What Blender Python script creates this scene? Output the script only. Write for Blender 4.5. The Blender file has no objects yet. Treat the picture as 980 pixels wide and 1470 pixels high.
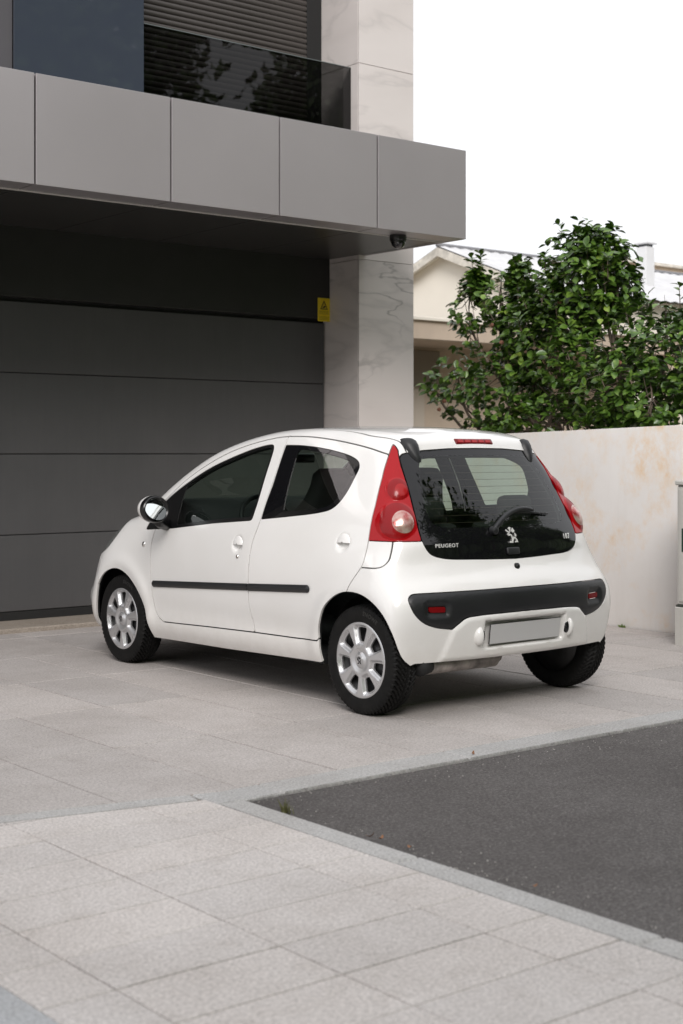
import bpy, bmesh, math, random
import numpy as np
from mathutils import Vector, Matrix
R=math.radians
random.seed(7); rng=np.random.default_rng(7)
sc=bpy.context.scene
C=sc.collection
# ================================================================ camera, sky, sun, exposure
cam_d=bpy.data.cameras.new('camera'); cam=bpy.data.objects.new('camera',cam_d); C.objects.link(cam)
cam.location=(-5.400,-5.591,1.3193); cam.rotation_euler=(R(90),0,-R(38.8716))
cam_d.sensor_fit='HORIZONTAL'; cam_d.sensor_width=36; cam_d.lens=76.231
cam_d.shift_y=-.08738; cam_d.clip_start=.1; cam_d.clip_end=600
cam_d.dof.use_dof=True; cam_d.dof.focus_distance=8.2; cam_d.dof.aperture_fstop=5.0
sc.camera=cam
SUN_EL,SUN_AZ=R(36),R(218)          # sun direction: azimuth clockwise from +Y
world=bpy.data.worlds.new('World'); sc.world=world; world.use_nodes=True
wn=world.node_tree; wn.nodes.clear()
w_out=wn.nodes.new('ShaderNodeOutputWorld'); w_bg=wn.nodes.new('ShaderNodeBackground')
w_sky=wn.nodes.new('ShaderNodeTexSky'); w_sky.sky_type='NISHITA'; w_sky.sun_disc=False
w_sky.sun_elevation=SUN_EL; w_sky.sun_rotation=SUN_AZ; w_sky.air_density=1.0; w_sky.dust_density=4.0; w_sky.ozone_density=1.0
w_cloud=wn.nodes.new('ShaderNodeMix'); w_cloud.data_type='RGBA'; w_cloud.inputs[0].default_value=.90   # high overcast over the clear sky
w_no=wn.nodes.new('ShaderNodeTexNoise'); w_no.inputs['Scale'].default_value=1.6; w_no.inputs['Detail'].default_value=5; w_no.inputs['Roughness'].default_value=.55   # faint unevenness of the cloud layer
w_tc=wn.nodes.new('ShaderNodeTexCoord'); wn.links.new(w_tc.outputs['Generated'],w_no.inputs['Vector'])
w_rp=wn.nodes.new('ShaderNodeMix'); w_rp.data_type='RGBA'; w_rp.inputs[6].default_value=(8.75,8.85,9.15,1); w_rp.inputs[7].default_value=(9.75,9.72,9.85,1)
wn.links.new(w_no.outputs[0],w_rp.inputs[0]); wn.links.new(w_rp.outputs[2],w_cloud.inputs[7])
wn.links.new(w_sky.outputs[0],w_cloud.inputs[6]); wn.links.new(w_cloud.outputs[2],w_bg.inputs[0])
w_bg.inputs[1].default_value=.10
wn.links.new(w_bg.outputs[0],w_out.inputs[0])
sun_d=bpy.data.lights.new('sun','SUN'); sun_d.energy=1.5; sun_d.angle=R(24); sun_d.color=(1,.965,.94)
sun=bpy.data.objects.new('sun',sun_d); C.objects.link(sun)
sdir=Vector((math.sin(SUN_AZ)*math.cos(SUN_EL),math.cos(SUN_AZ)*math.cos(SUN_EL),math.sin(SUN_EL)))
sun.rotation_euler=sdir.to_track_quat('Z','Y').to_euler(); sun.location=sdir*30
sc.view_settings.view_transform='Standard'; sc.view_settings.look='None'; sc.view_settings.gamma=1
sc.view_settings.exposure=0.38; sc.view_settings.use_curve_mapping=False
sc.cycles.use_denoising=True
sc.cycles.max_bounces=8; sc.cycles.transparent_max_bounces=16; sc.cycles.caustics_reflective=False; sc.cycles.caustics_refractive=False
# ================================================================ materials
def _nodes(name):
    m=bpy.data.materials.new(name); m.use_nodes=True; nt=m.node_tree; b=nt.nodes['Principled BSDF']
    return m,nt,b
def N(nt,t,**kw):
    n=nt.nodes.new('ShaderNode'+t)
    for k,v in kw.items(): setattr(n,k,v)
    return n
def tex(nt,scale,detail=4,rough=.55,kind='Noise',obj=True,stretch=None):
    co=N(nt,'TexCoord'); n=N(nt,'Tex'+kind); n.inputs['Scale'].default_value=scale
    if kind=='Noise': n.inputs['Detail'].default_value=detail; n.inputs['Roughness'].default_value=rough
    src=co.outputs['Object' if obj else 'Generated']
    if obj=='world':
        g=N(nt,'NewGeometry'); src=g.outputs['Position']
    if stretch:
        mp=N(nt,'Mapping'); mp.inputs['Scale'].default_value=stretch; nt.links.new(src,mp.inputs[0]); src=mp.outputs[0]
    nt.links.new(src,n.inputs['Vector']); return n
def ramp(nt,src,stops):
    r=N(nt,'ValToRGB'); e=r.color_ramp.elements
    while len(e)<len(stops): e.new(.5)
    for k,(p,c) in enumerate(stops): e[k].position=p; e[k].color=(*c,1) if len(c)==3 else c
    nt.links.new(src,r.inputs[0]); return r
def mixc(nt,fac,a,b,mode='MIX'):
    m=N(nt,'Mix',data_type='RGBA',blend_type=mode)
    for s,v in ((0,fac),(6,a),(7,b)):
        if hasattr(v,'is_output'): nt.links.new(v,m.inputs[s])
        elif s==0: m.inputs[0].default_value=v
        else: m.inputs[s].default_value=(*v,1)
    return m.outputs[2]
def bump(nt,b,src,strength,dist):
    bp=N(nt,'Bump'); bp.inputs['Strength'].default_value=strength; bp.inputs['Distance'].default_value=dist
    nt.links.new(src,bp.inputs['Height']); nt.links.new(bp.outputs[0],b.inputs['Normal']); return bp
def simple(name,col,rough=.5,metal=0,coat=0,var=0,vscale=6,spec=.5,bmp=0,bscale=200,bdist=.001,obj=True):
    m,nt,b=_nodes(name); b.inputs['Base Color'].default_value=(*col,1); b.inputs['Roughness'].default_value=rough
    b.inputs['Metallic'].default_value=metal; b.inputs['Coat Weight'].default_value=coat; b.inputs['Coat Roughness'].default_value=.03
    b.inputs['Specular IOR Level'].default_value=spec
    if var:
        t=tex(nt,vscale,5,obj=obj); lo=tuple(c*(1-var) for c in col); hi=tuple(min(1,c*(1+var)) for c in col)
        r=ramp(nt,t.outputs[0],[(.3,lo),(.7,hi)]); nt.links.new(r.outputs[0],b.inputs['Base Color'])
        r2=ramp(nt,t.outputs[0],[(.25,(max(0,rough-.06),)*3),(.75,(min(1,rough+.06),)*3)]); nt.links.new(r2.outputs[0],b.inputs['Roughness'])
    if bmp:
        t2=tex(nt,bscale,3,obj=obj); bump(nt,b,t2.outputs[0],bmp,bdist)
    return m
def glass_mat(name,tint,ior=1.5,gloss=1.0):
    """thin tinted glazing: what is behind it shows through, the sky mirrors off it by Fresnel"""
    m=bpy.data.materials.new(name); m.use_nodes=True; nt=m.node_tree; nt.nodes.clear()
    o=N(nt,'OutputMaterial'); tr=N(nt,'BsdfTransparent'); tr.inputs[0].default_value=(*tint,1)
    gl=N(nt,'BsdfGlossy'); gl.inputs['Roughness'].default_value=.006; gl.inputs[0].default_value=(gloss,gloss,gloss,1)
    fr=N(nt,'Fresnel'); ge=N(nt,'NewGeometry'); mr=N(nt,'MapRange'); mr.inputs[3].default_value=ior; mr.inputs[4].default_value=1/ior   # thin pane: same mirror strength from both sides
    nt.links.new(ge.outputs['Backfacing'],mr.inputs[0]); nt.links.new(mr.outputs[0],fr.inputs[0]); mx=N(nt,'MixShader')
    nt.links.new(fr.outputs[0],mx.inputs[0]); nt.links.new(tr.outputs[0],mx.inputs[1]); nt.links.new(gl.outputs[0],mx.inputs[2]); nt.links.new(mx.outputs[0],o.inputs[0])
    return m
# ================================================================ geometry helpers
def tag(o,label=None,cat=None,group=None,kind=None):
    if label: o['label']=label
    if cat: o['category']=cat
    if group: o['group']=group
    if kind: o['kind']=kind
    return o
def obj(name,me,mat=None,parent=None,loc=None,rot=None):
    o=bpy.data.objects.new(name,me); C.objects.link(o)
    if mat is not None and me is not None and not me.materials: me.materials.append(mat)
    if parent is not None: o.parent=parent
    if loc is not None: o.location=loc
    if rot is not None: o.rotation_euler=rot
    return o
def empty(name,loc=(0,0,0),rz=0,parent=None):
    o=bpy.data.objects.new(name,None); C.objects.link(o); o.location=loc; o.rotation_euler=(0,0,rz); o.empty_display_size=.2
    if parent: o.parent=parent
    return o
def mesh_np(name,V,F,smooth=True,normals=None):
    me=bpy.data.meshes.new(name); V=np.asarray(V,float)
    me.from_pydata(V.tolist(),[],[list(map(int,f)) for f in F]); me.update()
    if smooth: me.shade_smooth()
    if normals is not None: me.normals_split_custom_set_from_vertices([tuple(n) for n in normals])
    return me
def bm_mesh(name,bm,smooth=False,angle=None):
    me=bpy.data.meshes.new(name); bmesh.ops.recalc_face_normals(bm,faces=bm.faces); bm.to_mesh(me); bm.free()
    if smooth or angle: me.shade_smooth()
    if angle: me.set_sharp_from_angle(angle=R(angle))
    return me
def add_box(bm,c0,c1,bev=0,seg=1,mtx=None):
    """box from corner c0 to corner c1, bevelled"""
    r=bmesh.ops.create_cube(bm,size=1); vs=r['verts']
    c0=Vector(c0);c1=Vector(c1); ctr=(c0+c1)/2; d=c1-c0
    for v in vs: v.co=Vector((v.co.x*d.x,v.co.y*d.y,v.co.z*d.z))+ctr
    if bev:
        es=list({e for v in vs for e in v.link_edges})
        rr=bmesh.ops.bevel(bm,geom=es,offset=bev,segments=seg,affect='EDGES',profile=.5)
        vs=list(set(rr['verts'])|{v for v in vs if v.is_valid})
    if mtx is not None:
        for v in vs: v.co=mtx@v.co
    return vs
def box(name,c0,c1,mat,parent=None,bev=0,seg=1,mtx=None):
    bm=bmesh.new(); add_box(bm,c0,c1,bev,seg,mtx); return obj(name,bm_mesh(name,bm),mat,parent)
def prism(name,poly,axis,a0,a1,mat,parent=None,bev=0):
    """extrude a 2D polygon along an axis: axis 0 -> poly is (y,z), 1 -> (x,z), 2 -> (x,y)"""
    bm=bmesh.new(); put={0:lambda p,a:(a,p[0],p[1]),1:lambda p,a:(p[0],a,p[1]),2:lambda p,a:(p[0],p[1],a)}[axis]
    A=[bm.verts.new(put(p,a0)) for p in poly]; B=[bm.verts.new(put(p,a1)) for p in poly]; n=len(poly)
    bm.faces.new(A); bm.faces.new(B[::-1])
    for i in range(n): bm.faces.new((A[i],A[(i+1)%n],B[(i+1)%n],B[i]))
    if bev: bmesh.ops.bevel(bm,geom=list(bm.edges),offset=bev,segments=2,affect='EDGES',profile=.5)
    return obj(name,bm_mesh(name,bm,angle=35 if bev else None),mat,parent)
def tube_np(path,rad,n=8,cap=True):
    """tapered tube along a polyline -> verts, faces"""
    path=[Vector(p) for p in path]; rad=rad if hasattr(rad,'__len__') else [rad]*len(path); V=[];Fc=[]
    up=Vector((0,0,1))
    for i,p in enumerate(path):
        t=(path[min(i+1,len(path)-1)]-path[max(i-1,0)]).normalized()
        a=t.cross(up); a=a.normalized() if a.length>1e-3 else t.cross(Vector((1,0,0))).normalized(); b=t.cross(a)
        for k in range(n):
            w=2*math.pi*k/n; V.append(p+a*math.cos(w)*rad[i]+b*math.sin(w)*rad[i])
    for i in range(len(path)-1):
        for k in range(n): Fc.append((i*n+k,i*n+(k+1)%n,(i+1)*n+(k+1)%n,(i+1)*n+k))
    if cap:
        Fc.append(tuple(range(n))[::-1]); Fc.append(tuple(range((len(path)-1)*n,len(path)*n)))
    return [tuple(v) for v in V],Fc
def tube(name,path,rad,mat,parent=None,n=8):
    V,Fc=tube_np(path,rad,n); return obj(name,mesh_np(name,V,Fc),mat,parent)
def lathe_np(prof,n=32,axis='x',ang=2*math.pi):
    """revolve (axial, radius) points"""
    V=[];Fc=[];m=len(prof)
    for k in range(n):
        w=ang*k/n
        for a,r in prof:
            c,s=math.cos(w)*r,math.sin(w)*r
            V.append((a,c,s) if axis=='x' else (c,a,s) if axis=='y' else (c,s,a))
    for k in range(n):
        for i in range(m-1):
            Fc.append((k*m+i,k*m+i+1,((k+1)%n)*m+i+1,((k+1)%n)*m+i))
    return V,Fc
def lathe(name,prof,mat,parent=None,n=32,axis='x',angle=40):
    V,Fc=lathe_np(prof,n,axis); me=mesh_np(name,V,Fc)
    bm=bmesh.new(); bm.from_mesh(me); bmesh.ops.remove_doubles(bm,verts=bm.verts,dist=1e-6); bmesh.ops.recalc_face_normals(bm,faces=bm.faces); bm.to_mesh(me); bm.free(); me.shade_smooth(); me.set_sharp_from_angle(angle=R(angle))
    return obj(name,me,mat,parent)
def text_mesh(txt,size,depth,align='CENTER',shear=0,bold=0):
    cu=bpy.data.curves.new('t','FONT'); cu.body=txt; cu.size=size; cu.extrude=depth; cu.align_x=align; cu.align_y='CENTER'; cu.shear=shear; cu.offset=bold; cu.resolution_u=3; cu.space_character=1.16
    o=bpy.data.objects.new('t',cu); C.objects.link(o); dg=bpy.context.evaluated_depsgraph_get(); dg.update()
    me=bpy.data.meshes.new_from_object(o.evaluated_get(dg)); bpy.data.objects.remove(o); bpy.data.curves.remove(cu); me.materials.clear(); return me

# ---------------------------------------------------------------- car body surface (implicit)
def catmull(pts, n=8):
    """smooth open curve through control points -> dense polyline"""
    P=np.array(pts,float); P=np.vstack([2*P[0]-P[1],P,2*P[-1]-P[-2]]); out=[]
    for i in range(1,len(P)-2):
        p0,p1,p2,p3=P[i-1:i+3]
        d=[max(np.linalg.norm(b-a),1e-6)**.5 for a,b in ((p0,p1),(p1,p2),(p2,p3))]
        t0=0;t1=d[0];t2=t1+d[1];t3=t2+d[2]
        for t in np.linspace(t1,t2,n,endpoint=False):
            A1=(t1-t)/(t1-t0)*p0+(t-t0)/(t1-t0)*p1; A2=(t2-t)/(t2-t1)*p1+(t-t1)/(t2-t1)*p2; A3=(t3-t)/(t3-t2)*p2+(t-t2)/(t3-t2)*p3
            B1=(t2-t)/(t2-t0)*A1+(t-t0)/(t2-t0)*A2; B2=(t3-t)/(t3-t1)*A2+(t-t1)/(t3-t1)*A3
            out.append((t2-t)/(t2-t1)*B1+(t-t1)/(t2-t1)*B2)
    out.append(P[-2]); return np.array(out)
# centre-line side profile (y along the car, nose +, rear axle 0)
PROF=[(-.300,.16),(-.368,.27),(-.394,.36),(-.410,.45),(-.420,.53),(-.416,.61),(-.386,.67),(-.342,.73),(-.312,.80),(-.296,.88),
 (-.240,1.0),(-.172,1.12),(-.100,1.24),(-.040,1.335),(-.008,1.392),(.06,1.422),(.20,1.447),(.45,1.463),(.75,1.469),(1.05,1.455),(1.35,1.408),
 (1.62,1.335),(1.86,1.232),(2.06,1.122),(2.22,1.022),(2.36,.968),(2.55,.918),(2.74,.825),(2.84,.75),(2.895,.66),(2.945,.56),(3.03,.45),(3.02,.33),(2.98,.24),(2.93,.16)]
PROF=[tuple(q) for q in catmull(PROF,8)]+[(1.3,.13)]
def poly_sdf(px,py,poly):
    """signed distance (negative inside) to a closed polygon, vectorised"""
    V=np.asarray(poly,float); px=np.asarray(px,float); py=np.asarray(py,float)
    d=np.full(px.shape,1e9); ins=np.zeros(px.shape,bool)
    for i in range(len(V)):
        ax,ay=V[i-1]; bx,by=V[i]; ex,ey=bx-ax,by-ay; wx=px-ax; wy=py-ay
        t=np.clip((wx*ex+wy*ey)/(ex*ex+ey*ey+1e-18),0,1)
        d=np.minimum(d,(wx-ex*t)**2+(wy-ey*t)**2)
        c=((ay>py)!=(by>py))
        if ay!=by: ins^=c&(px<ex*(py-ay)/ey+ax)
    d=np.sqrt(d); return np.where(ins,-d,d)
# half-width table: rows z, columns y
WY=np.array([-.45,-.25,-.05,.15,.45,.80,1.20,1.60,2.00,2.40,2.75,3.10])
WZ=np.array([.12,.20,.26,.31,.36,.45,.56,.66,.74,.82,.90,1.00,1.12,1.24,1.34,1.42,1.52])
WT=np.array([
#  -.45 -.25 -.05  .15  .45  .80 1.20 1.60 2.00 2.40 2.75 3.10
 [.66,.70,.72,.72,.70,.70,.70,.70,.71,.72,.70,.60],   #.12
 [.72,.755,.765,.765,.755,.752,.752,.752,.757,.765,.74,.64], #.20
 [.745,.780,.790,.789,.782,.781,.781,.781,.782,.785,.765,.66], #.26
 [.775,.797,.801,.797,.790,.788,.788,.788,.788,.792,.772,.67], #.31
 [.787,.803,.806,.800,.788,.785,.785,.785,.786,.796,.778,.68], #.36
 [.792,.808,.811,.807,.799,.797,.797,.796,.795,.802,.785,.69], #.45
 [.795,.810,.813,.812,.810,.809,.808,.806,.802,.803,.785,.69], #.56
 [.790,.808,.812,.812,.812,.812,.811,.808,.801,.797,.775,.68], #.66
 [.755,.778,.793,.802,.807,.809,.808,.804,.794,.782,.755,.65], #.74
 [.690,.722,.756,.783,.797,.801,.800,.795,.781,.760,.725,.61], #.82
 [.665,.697,.732,.763,.784,.789,.787,.780,.763,.732,.69,.57], #.90
 [.630,.665,.701,.734,.757,.763,.760,.751,.730,.69,.64,.52], #1.0
 [.57,.610,.646,.681,.708,.716,.712,.700,.677,.64,.58,.46], #1.12
 [.49,.540,.580,.617,.651,.662,.657,.642,.617,.58,.52,.40], #1.24
 [.41,.452,.502,.552,.600,.614,.608,.592,.565,.52,.46,.34], #1.34
 [.36,.40,.448,.50,.552,.570,.563,.545,.518,.47,.41,.30], #1.42
 [.31,.350,.400,.442,.492,.512,.505,.486,.455,.41,.35,.24]]) #1.52
def _spl(xs,Y):
    """natural cubic spline second derivatives along axis 0"""
    n=len(xs);h=np.diff(xs);A=np.zeros((n,n));R=np.zeros(Y.shape);A[0,0]=A[-1,-1]=1
    for i in range(1,n-1):
        A[i,i-1]=h[i-1];A[i,i]=2*(h[i-1]+h[i]);A[i,i+1]=h[i];R[i]=6*((Y[i+1]-Y[i])/h[i]-(Y[i]-Y[i-1])/h[i-1])
    return np.linalg.solve(A,R)
# pre-sample the bicubic spline on a fine regular grid, then C1 quadratic lookup
_gy=np.linspace(-.6,3.2,400); _gz=np.linspace(.1,1.55,300)
def _evs(xs,Y,q):
    M=_spl(xs,Y);q=np.clip(q,xs[0],xs[-1]);i=np.clip(np.searchsorted(xs,q)-1,0,len(xs)-2);h=(xs[i+1]-xs[i])
    a=(xs[i+1]-q)/h;b=(q-xs[i])/h
    sh=(len(q),)+(1,)*(Y.ndim-1);a=a.reshape(sh);b=b.reshape(sh);h=h.reshape(sh)
    return a*Y[i]+b*Y[i+1]+((a**3-a)*M[i]+(b**3-b)*M[i+1])*h*h/6
_WG=_evs(WZ,WT,_gz)              # (z, WY)
_WG=_evs(WY,_WG.T.copy(),_gy)    # (y, z)
def bic(G,y0,dy,z0,dz,y,z):
    """bicubic (Catmull-Rom) look-up in a regular grid"""
    u=np.clip((y-y0)/dy,1,G.shape[0]-3.001); v=np.clip((z-z0)/dz,1,G.shape[1]-3.001)
    i=u.astype(int);j=v.astype(int);fu=u-i;fv=v-j
    def w4(t): return (-.5*t+t*t-.5*t**3,1-2.5*t*t+1.5*t**3,.5*t+2*t*t-1.5*t**3,-.5*t*t+.5*t**3)
    a=w4(fu);b=w4(fv);r=0
    for m in range(4):
        c=0
        for n in range(4): c=c+b[n]*G[i+m-1,j+n-1]
        r=r+a[m]*c
    return r
def blur(G,n):
    for _ in range(n):
        for ax in (0,1):
            P=np.pad(G,[(1,1) if k==ax else (0,0) for k in (0,1)],mode='edge')
            sl=lambda o:tuple(slice(o,o+G.shape[ax]) if k==ax else slice(None) for k in (0,1))
            G=.25*P[sl(0)]+.5*P[sl(1)]+.25*P[sl(2)]
    return G
def half_width(y,z):
    r=bic(_WG,-.6,3.8/399,.1,1.45/299,y,z)
    # arch flares: a soft swelling round each wheel opening
    for yc,am in ((0.0,.010),(2.34,.012)):
        d=np.sqrt((y-yc)**2+(z-.285)**2)
        r=r+am*np.exp(-((d-.345)/.055)**2)*np.clip((z-.15)*6,0,1)
    return r
_py=np.arange(-.9,3.9,.008); _pz=np.arange(.0,1.75,.008)
_PG=blur(poly_sdf(*np.meshgrid(_py,_pz,indexing='ij'),PROF),5)
def prof_d(y,z): return bic(_PG,-.9,.008,.0,.008,y,z)
def sstep(a,b,x):
    t=np.clip((x-a)/(b-a),0,1);return t*t*(3-2*t)
def smax(a,b,k):
    h=np.maximum(k-np.abs(a-b),0)/k
    return np.maximum(a,b)+h*h*h*k/6
def body_F(x,y,z):
    s=np.abs(x)
    rr=1-sstep(.1,.9,y); rf=sstep(1.2,2.3,y)
    lo=1-sstep(.60,.80,z)
    y2=y-rr*((.14+.03*lo)*s*s+(.10-.07*lo)*s**4)+rf*(.20*s*s+(.04+.14*(1-sstep(.75,1.0,z)))*s**4)
    z2=z+.075*s*s
    a=prof_d(y2,z2)
    b=(s-half_width(y,z))*.97
    k=.10+.03*(1-sstep(-.2,.35,y))*sstep(.62,.8,z)+.16*sstep(2.3,2.75,y)*(1-sstep(.8,1.0,z))
    k=k+.02*lo*(1-sstep(-.2,.2,y))
    return smax(a,b,k)
def grad_F(P,F=body_F,e=1e-3):
    g=np.zeros_like(P)
    for k in range(3):
        q=P.copy();q[:,k]+=e;r=P.copy();r[:,k]-=e
        g[:,k]=(F(q[:,0],q[:,1],q[:,2])-F(r[:,0],r[:,1],r[:,2]))/(2*e)
    return g
# ================================================================ ground
def granite(name,base,var=.05,speck=1.0,rough=.75):
    """fine-grained granite: speckle, faint clouding, each slab its own tone"""
    m,nt,b=_nodes(name); lo=tuple(c*.70 for c in base); hi=tuple(min(1,c*1.34) for c in base); dk=tuple(c*.30 for c in base)
    t=tex(nt,98,4,.85,obj='world'); r=ramp(nt,t.outputs[0],[(.33,dk),(.42,lo),(.53,base),(.66,hi)])
    t2=tex(nt,75,3,.7,obj='world'); c=mixc(nt,.35*speck,r.outputs[0],ramp(nt,t2.outputs[0],[(.35,lo),(.65,hi)]).outputs[0])
    t3=tex(nt,1.3,5,.65,obj='world'); c=mixc(nt,.55,c,ramp(nt,t3.outputs[0],[(.32,(.72,.70,.68)),(.60,(1.0,1.0,1.0))]).outputs[0],'MULTIPLY')
    t4=tex(nt,9,6,.75,obj='world'); c=mixc(nt,.45,c,ramp(nt,t4.outputs[0],[(.28,(.74,.72,.69)),(.50,(1,1,1))]).outputs[0],'MULTIPLY')
    oi=N(nt,'ObjectInfo'); c=mixc(nt,1.0,c,ramp(nt,oi.outputs['Random'],[(0,(1-var,1-var,1-var)),(1,(1,1-.01,1-.02))]).outputs[0],'MULTIPLY')
    nt.links.new(c,b.inputs['Base Color']); b.inputs['Roughness'].default_value=rough; b.inputs['Specular IOR Level'].default_value=.3
    bump(nt,b,t.outputs[0],.35,.0012); return m
M_slab=granite('driveway_granite',(.515,.48,.462),.12)
M_walk=granite('pavement_granite',(.595,.56,.542),.075,1.0)
M_kerb=granite('kerb_granite',(.46,.455,.45),.05,.7)
M_bluek=granite('blue_grey_granite',(.43,.44,.455),.05)
M_sill=granite('threshold_stone',(.36,.315,.27),.05)
M_joint=simple('joint_sand',(.09,.072,.058),.95,var=.35,vscale=30,obj='world'); M_joint2=simple('pale_joint_sand',(.22,.17,.135),.95,var=.35,vscale=30,obj='world')
def asphalt():
    m,nt,b=_nodes('asphalt'); t=tex(nt,85,4,.85,obj='world'); r=ramp(nt,t.outputs[0],[(.30,(.030,.027,.026)),(.46,(.080,.074,.072)),(.60,(.135,.127,.123)),(.72,(.30,.285,.275))])
    t2=tex(nt,.55,5,.6,obj='world'); c=mixc(nt,.75,r.outputs[0],ramp(nt,t2.outputs[0],[(.35,(.66,.63,.62)),(.65,(1.22,1.21,1.21))]).outputs[0],'MULTIPLY')
    t5=tex(nt,7,5,.7,obj='world'); c=mixc(nt,.6,c,ramp(nt,t5.outputs[0],[(.30,(.80,.79,.78)),(.62,(1.08,1.08,1.08))]).outputs[0],'MULTIPLY')
    v=tex(nt,46,kind='Voronoi',obj='world'); rv=ramp(nt,v.outputs['Distance'],[(.035,(1,1,1)),(.055,(0,0,0))]); c=mixc(nt,rv.outputs[0],c,(.34,.33,.31))
    nt.links.new(c,b.inputs['Base Color']); b.inputs['Roughness'].default_value=.78; b.inputs['Specular IOR Level'].default_value=.35
    t3=tex(nt,160,3,.7,obj='world'); bump(nt,b,t3.outputs[0],.7,.004); return m
M_asph=asphalt()
def clip_poly(P,a,b,c):
    """part of polygon where a*x+b*y<=c"""
    out=[]
    for i in range(len(P)):
        p,q=P[i-1],P[i]; dp=a*p[0]+b*p[1]-c; dq=a*q[0]+b*q[1]-c
        if (dp<=0)!=(dq<=0): t=dp/(dp-dq); out.append((p[0]+(q[0]-p[0])*t,p[1]+(q[1]-p[1])*t))
        if dq<=0: out.append(q)
    return out
def sheet(name,poly,z,mat):
    return obj(name,mesh_np(name,[(x,y,z) for x,y in poly],[tuple(range(len(poly)))],False),mat)
def slab(name,poly,top,th,mat,parent,bev=.003):
    bm=bmesh.new(); n=len(poly); cx=sum(p[0] for p in poly)/n; cy=sum(p[1] for p in poly)/n
    A=[bm.verts.new((x,y,top-th)) for x,y in poly]; B=[bm.verts.new((x,y,top-bev)) for x,y in poly]; T=[]
    for x,y in poly:
        L=math.hypot(x-cx,y-cy); k=1-bev*1.3/max(L,.02); T.append(bm.verts.new((cx+(x-cx)*k,cy+(y-cy)*k,top)))
    bm.faces.new(T)
    for i in range(n):
        j=(i+1)%n; bm.faces.new((B[i],B[j],T[j],T[i])); bm.faces.new((A[i],A[j],B[j],B[i]))
    return obj(name,bm_mesh(name,bm),mat,parent)
tag(sheet('ground',[(-220,-220),(260,-220),(260,260),(-220,260)],-.060,simple('soil',(.20,.18,.15),.95,var=.3,vscale=.6,obj='world')),kind='structure')
# --- driveway of long granite slabs, ending at the slanted kerb line on its street side
KA,KB=Vector((-2.235,-.910)),Vector((-3.07,-.727)); kd=(KB-KA).normalized(); kn=Vector((-kd.y,kd.x)); kn=kn if kn.y<0 else -kn   # kn points to the street
drv=tag(sheet('driveway',[(-7.5,-.90),(3.1,-.90),(3.1,4.12),(-7.5,4.12)],-.012,M_joint),kind='structure')
drv.data.vertices[0].co=(-7.5,.22,-.012)
xl=[-2.14+.4975*k for k in range(-9,11)]+[3.095]; yl=[-.903,.070,1.020,1.970,2.920,3.840,4.108]
for i in range(len(xl)-1):
    for j in range(len(yl)-1):
        g=.0042; y0=yl[j]-(2 if j==0 and xl[i]<-2.2 else 0)
        P_=[(xl[i]+g,y0+g),(xl[i+1]-g,y0+g),(xl[i+1]-g,yl[j+1]-g),(xl[i]+g,yl[j+1]-g)]
        if xl[i]<-2.2: P_=clip_poly(P_,kn.x,kn.y,kn.dot(KA)-.003)
        if len(P_)<3: continue
        slab('paving_slab',P_,random.uniform(-.0012,.0010),.05,M_slab,drv)
# --- pavement the camera stands on: small setts in a square grid
wlk=tag(sheet('pavement',[(-8.5,-9),(-2.25,-9),(-2.25,-.9),(-8.5,.5)],-.012,M_joint2),kind='structure')
wx=[-3.81,-3.60,-3.10,-2.60,-2.352]; wy=[-.86-.2695*k for k in range(0,24)]
for i in range(4):
    for j in range(-2,23):
        g=.0023; ya=-.86-.2695*j; P_=[(wx[i]+g,ya-.2695+g),(wx[i+1]-g,ya-.2695+g),(wx[i+1]-g,ya-g),(wx[i]+g,ya-g)]
        P_=clip_poly(P_,-kn.x,-kn.y,-(kn.dot(KA)+.105))
        if len(P_)<3: continue
        slab('paving_slab',P_,random.uniform(-.0010,.0010),.05,M_walk,wlk,.0025)
for j in range(-2,9):
    ya=-.86-.95*j; P_=clip_poly([(-4.06,ya-.947),(-3.813,ya-.947),(-3.813,ya),(-4.06,ya)],-kn.x,-kn.y,-(kn.dot(KA)+.105))
    if len(P_)>=3: slab('edging_stone',P_,.001,.05,M_bluek,wlk)
P_=clip_poly([(-8.4,-8.9),(-4.065,-8.9),(-4.065,1),(-8.4,1)],-kn.x,-kn.y,-(kn.dot(KA)+.105)); slab('paving_apron',P_,-.002,.05,M_walk,wlk)
# --- kerbs
krb=tag(sheet('kerb',[(-2.352,-9),(-2.24,-9),(-2.24,-1.07),(14,-1.07),(14,-.905),(-2.30,-.905),(-2.352,-.95)],-.014,M_joint),kind='structure')
def kerbstone(poly): slab('kerbstone',poly,.0005,.15,M_kerb,krb,.007)
x=-2.05
for k in range(15):
    L=1.0; kerbstone([(x+.002,-1.077),(x+L-.002,-1.077),(x+L-.002,-.907),(x+.002,-.907)]); x+=L
kerbstone([(-2.350,-1.077),(-2.245,-1.077),(-2.0535,-1.077),(-2.0535,-.907),(-2.236,-.912),(-2.350,-.888)])
y=-1.081
for k in range(8): kerbstone([(-2.350,y-.994),(-2.246,y-.994),(-2.246,y),(-2.350,y)]); y-=.998
p=KA+kd*.118
for k in range(6):
    a=p+kd*(.95*k+.002); b=p+kd*(.95*(k+1)-.002); kerbstone([tuple(a+kn*.101),tuple(b+kn*.101),tuple(b+kn*.003),tuple(a+kn*.003)])
# --- road
tag(sheet('road',[(-2.246,-40),(90,-40),(90,-1.077),(-2.246,-1.077)],-.014,M_asph),kind='structure')
# threshold of the garage
thr=prism('threshold',[(4.105,-.03),(4.105,.026),(4.114,.035),(4.60,.042),(4.60,-.03)],0,-2.9,2.58,M_sill); tag(thr,kind='structure')
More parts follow.
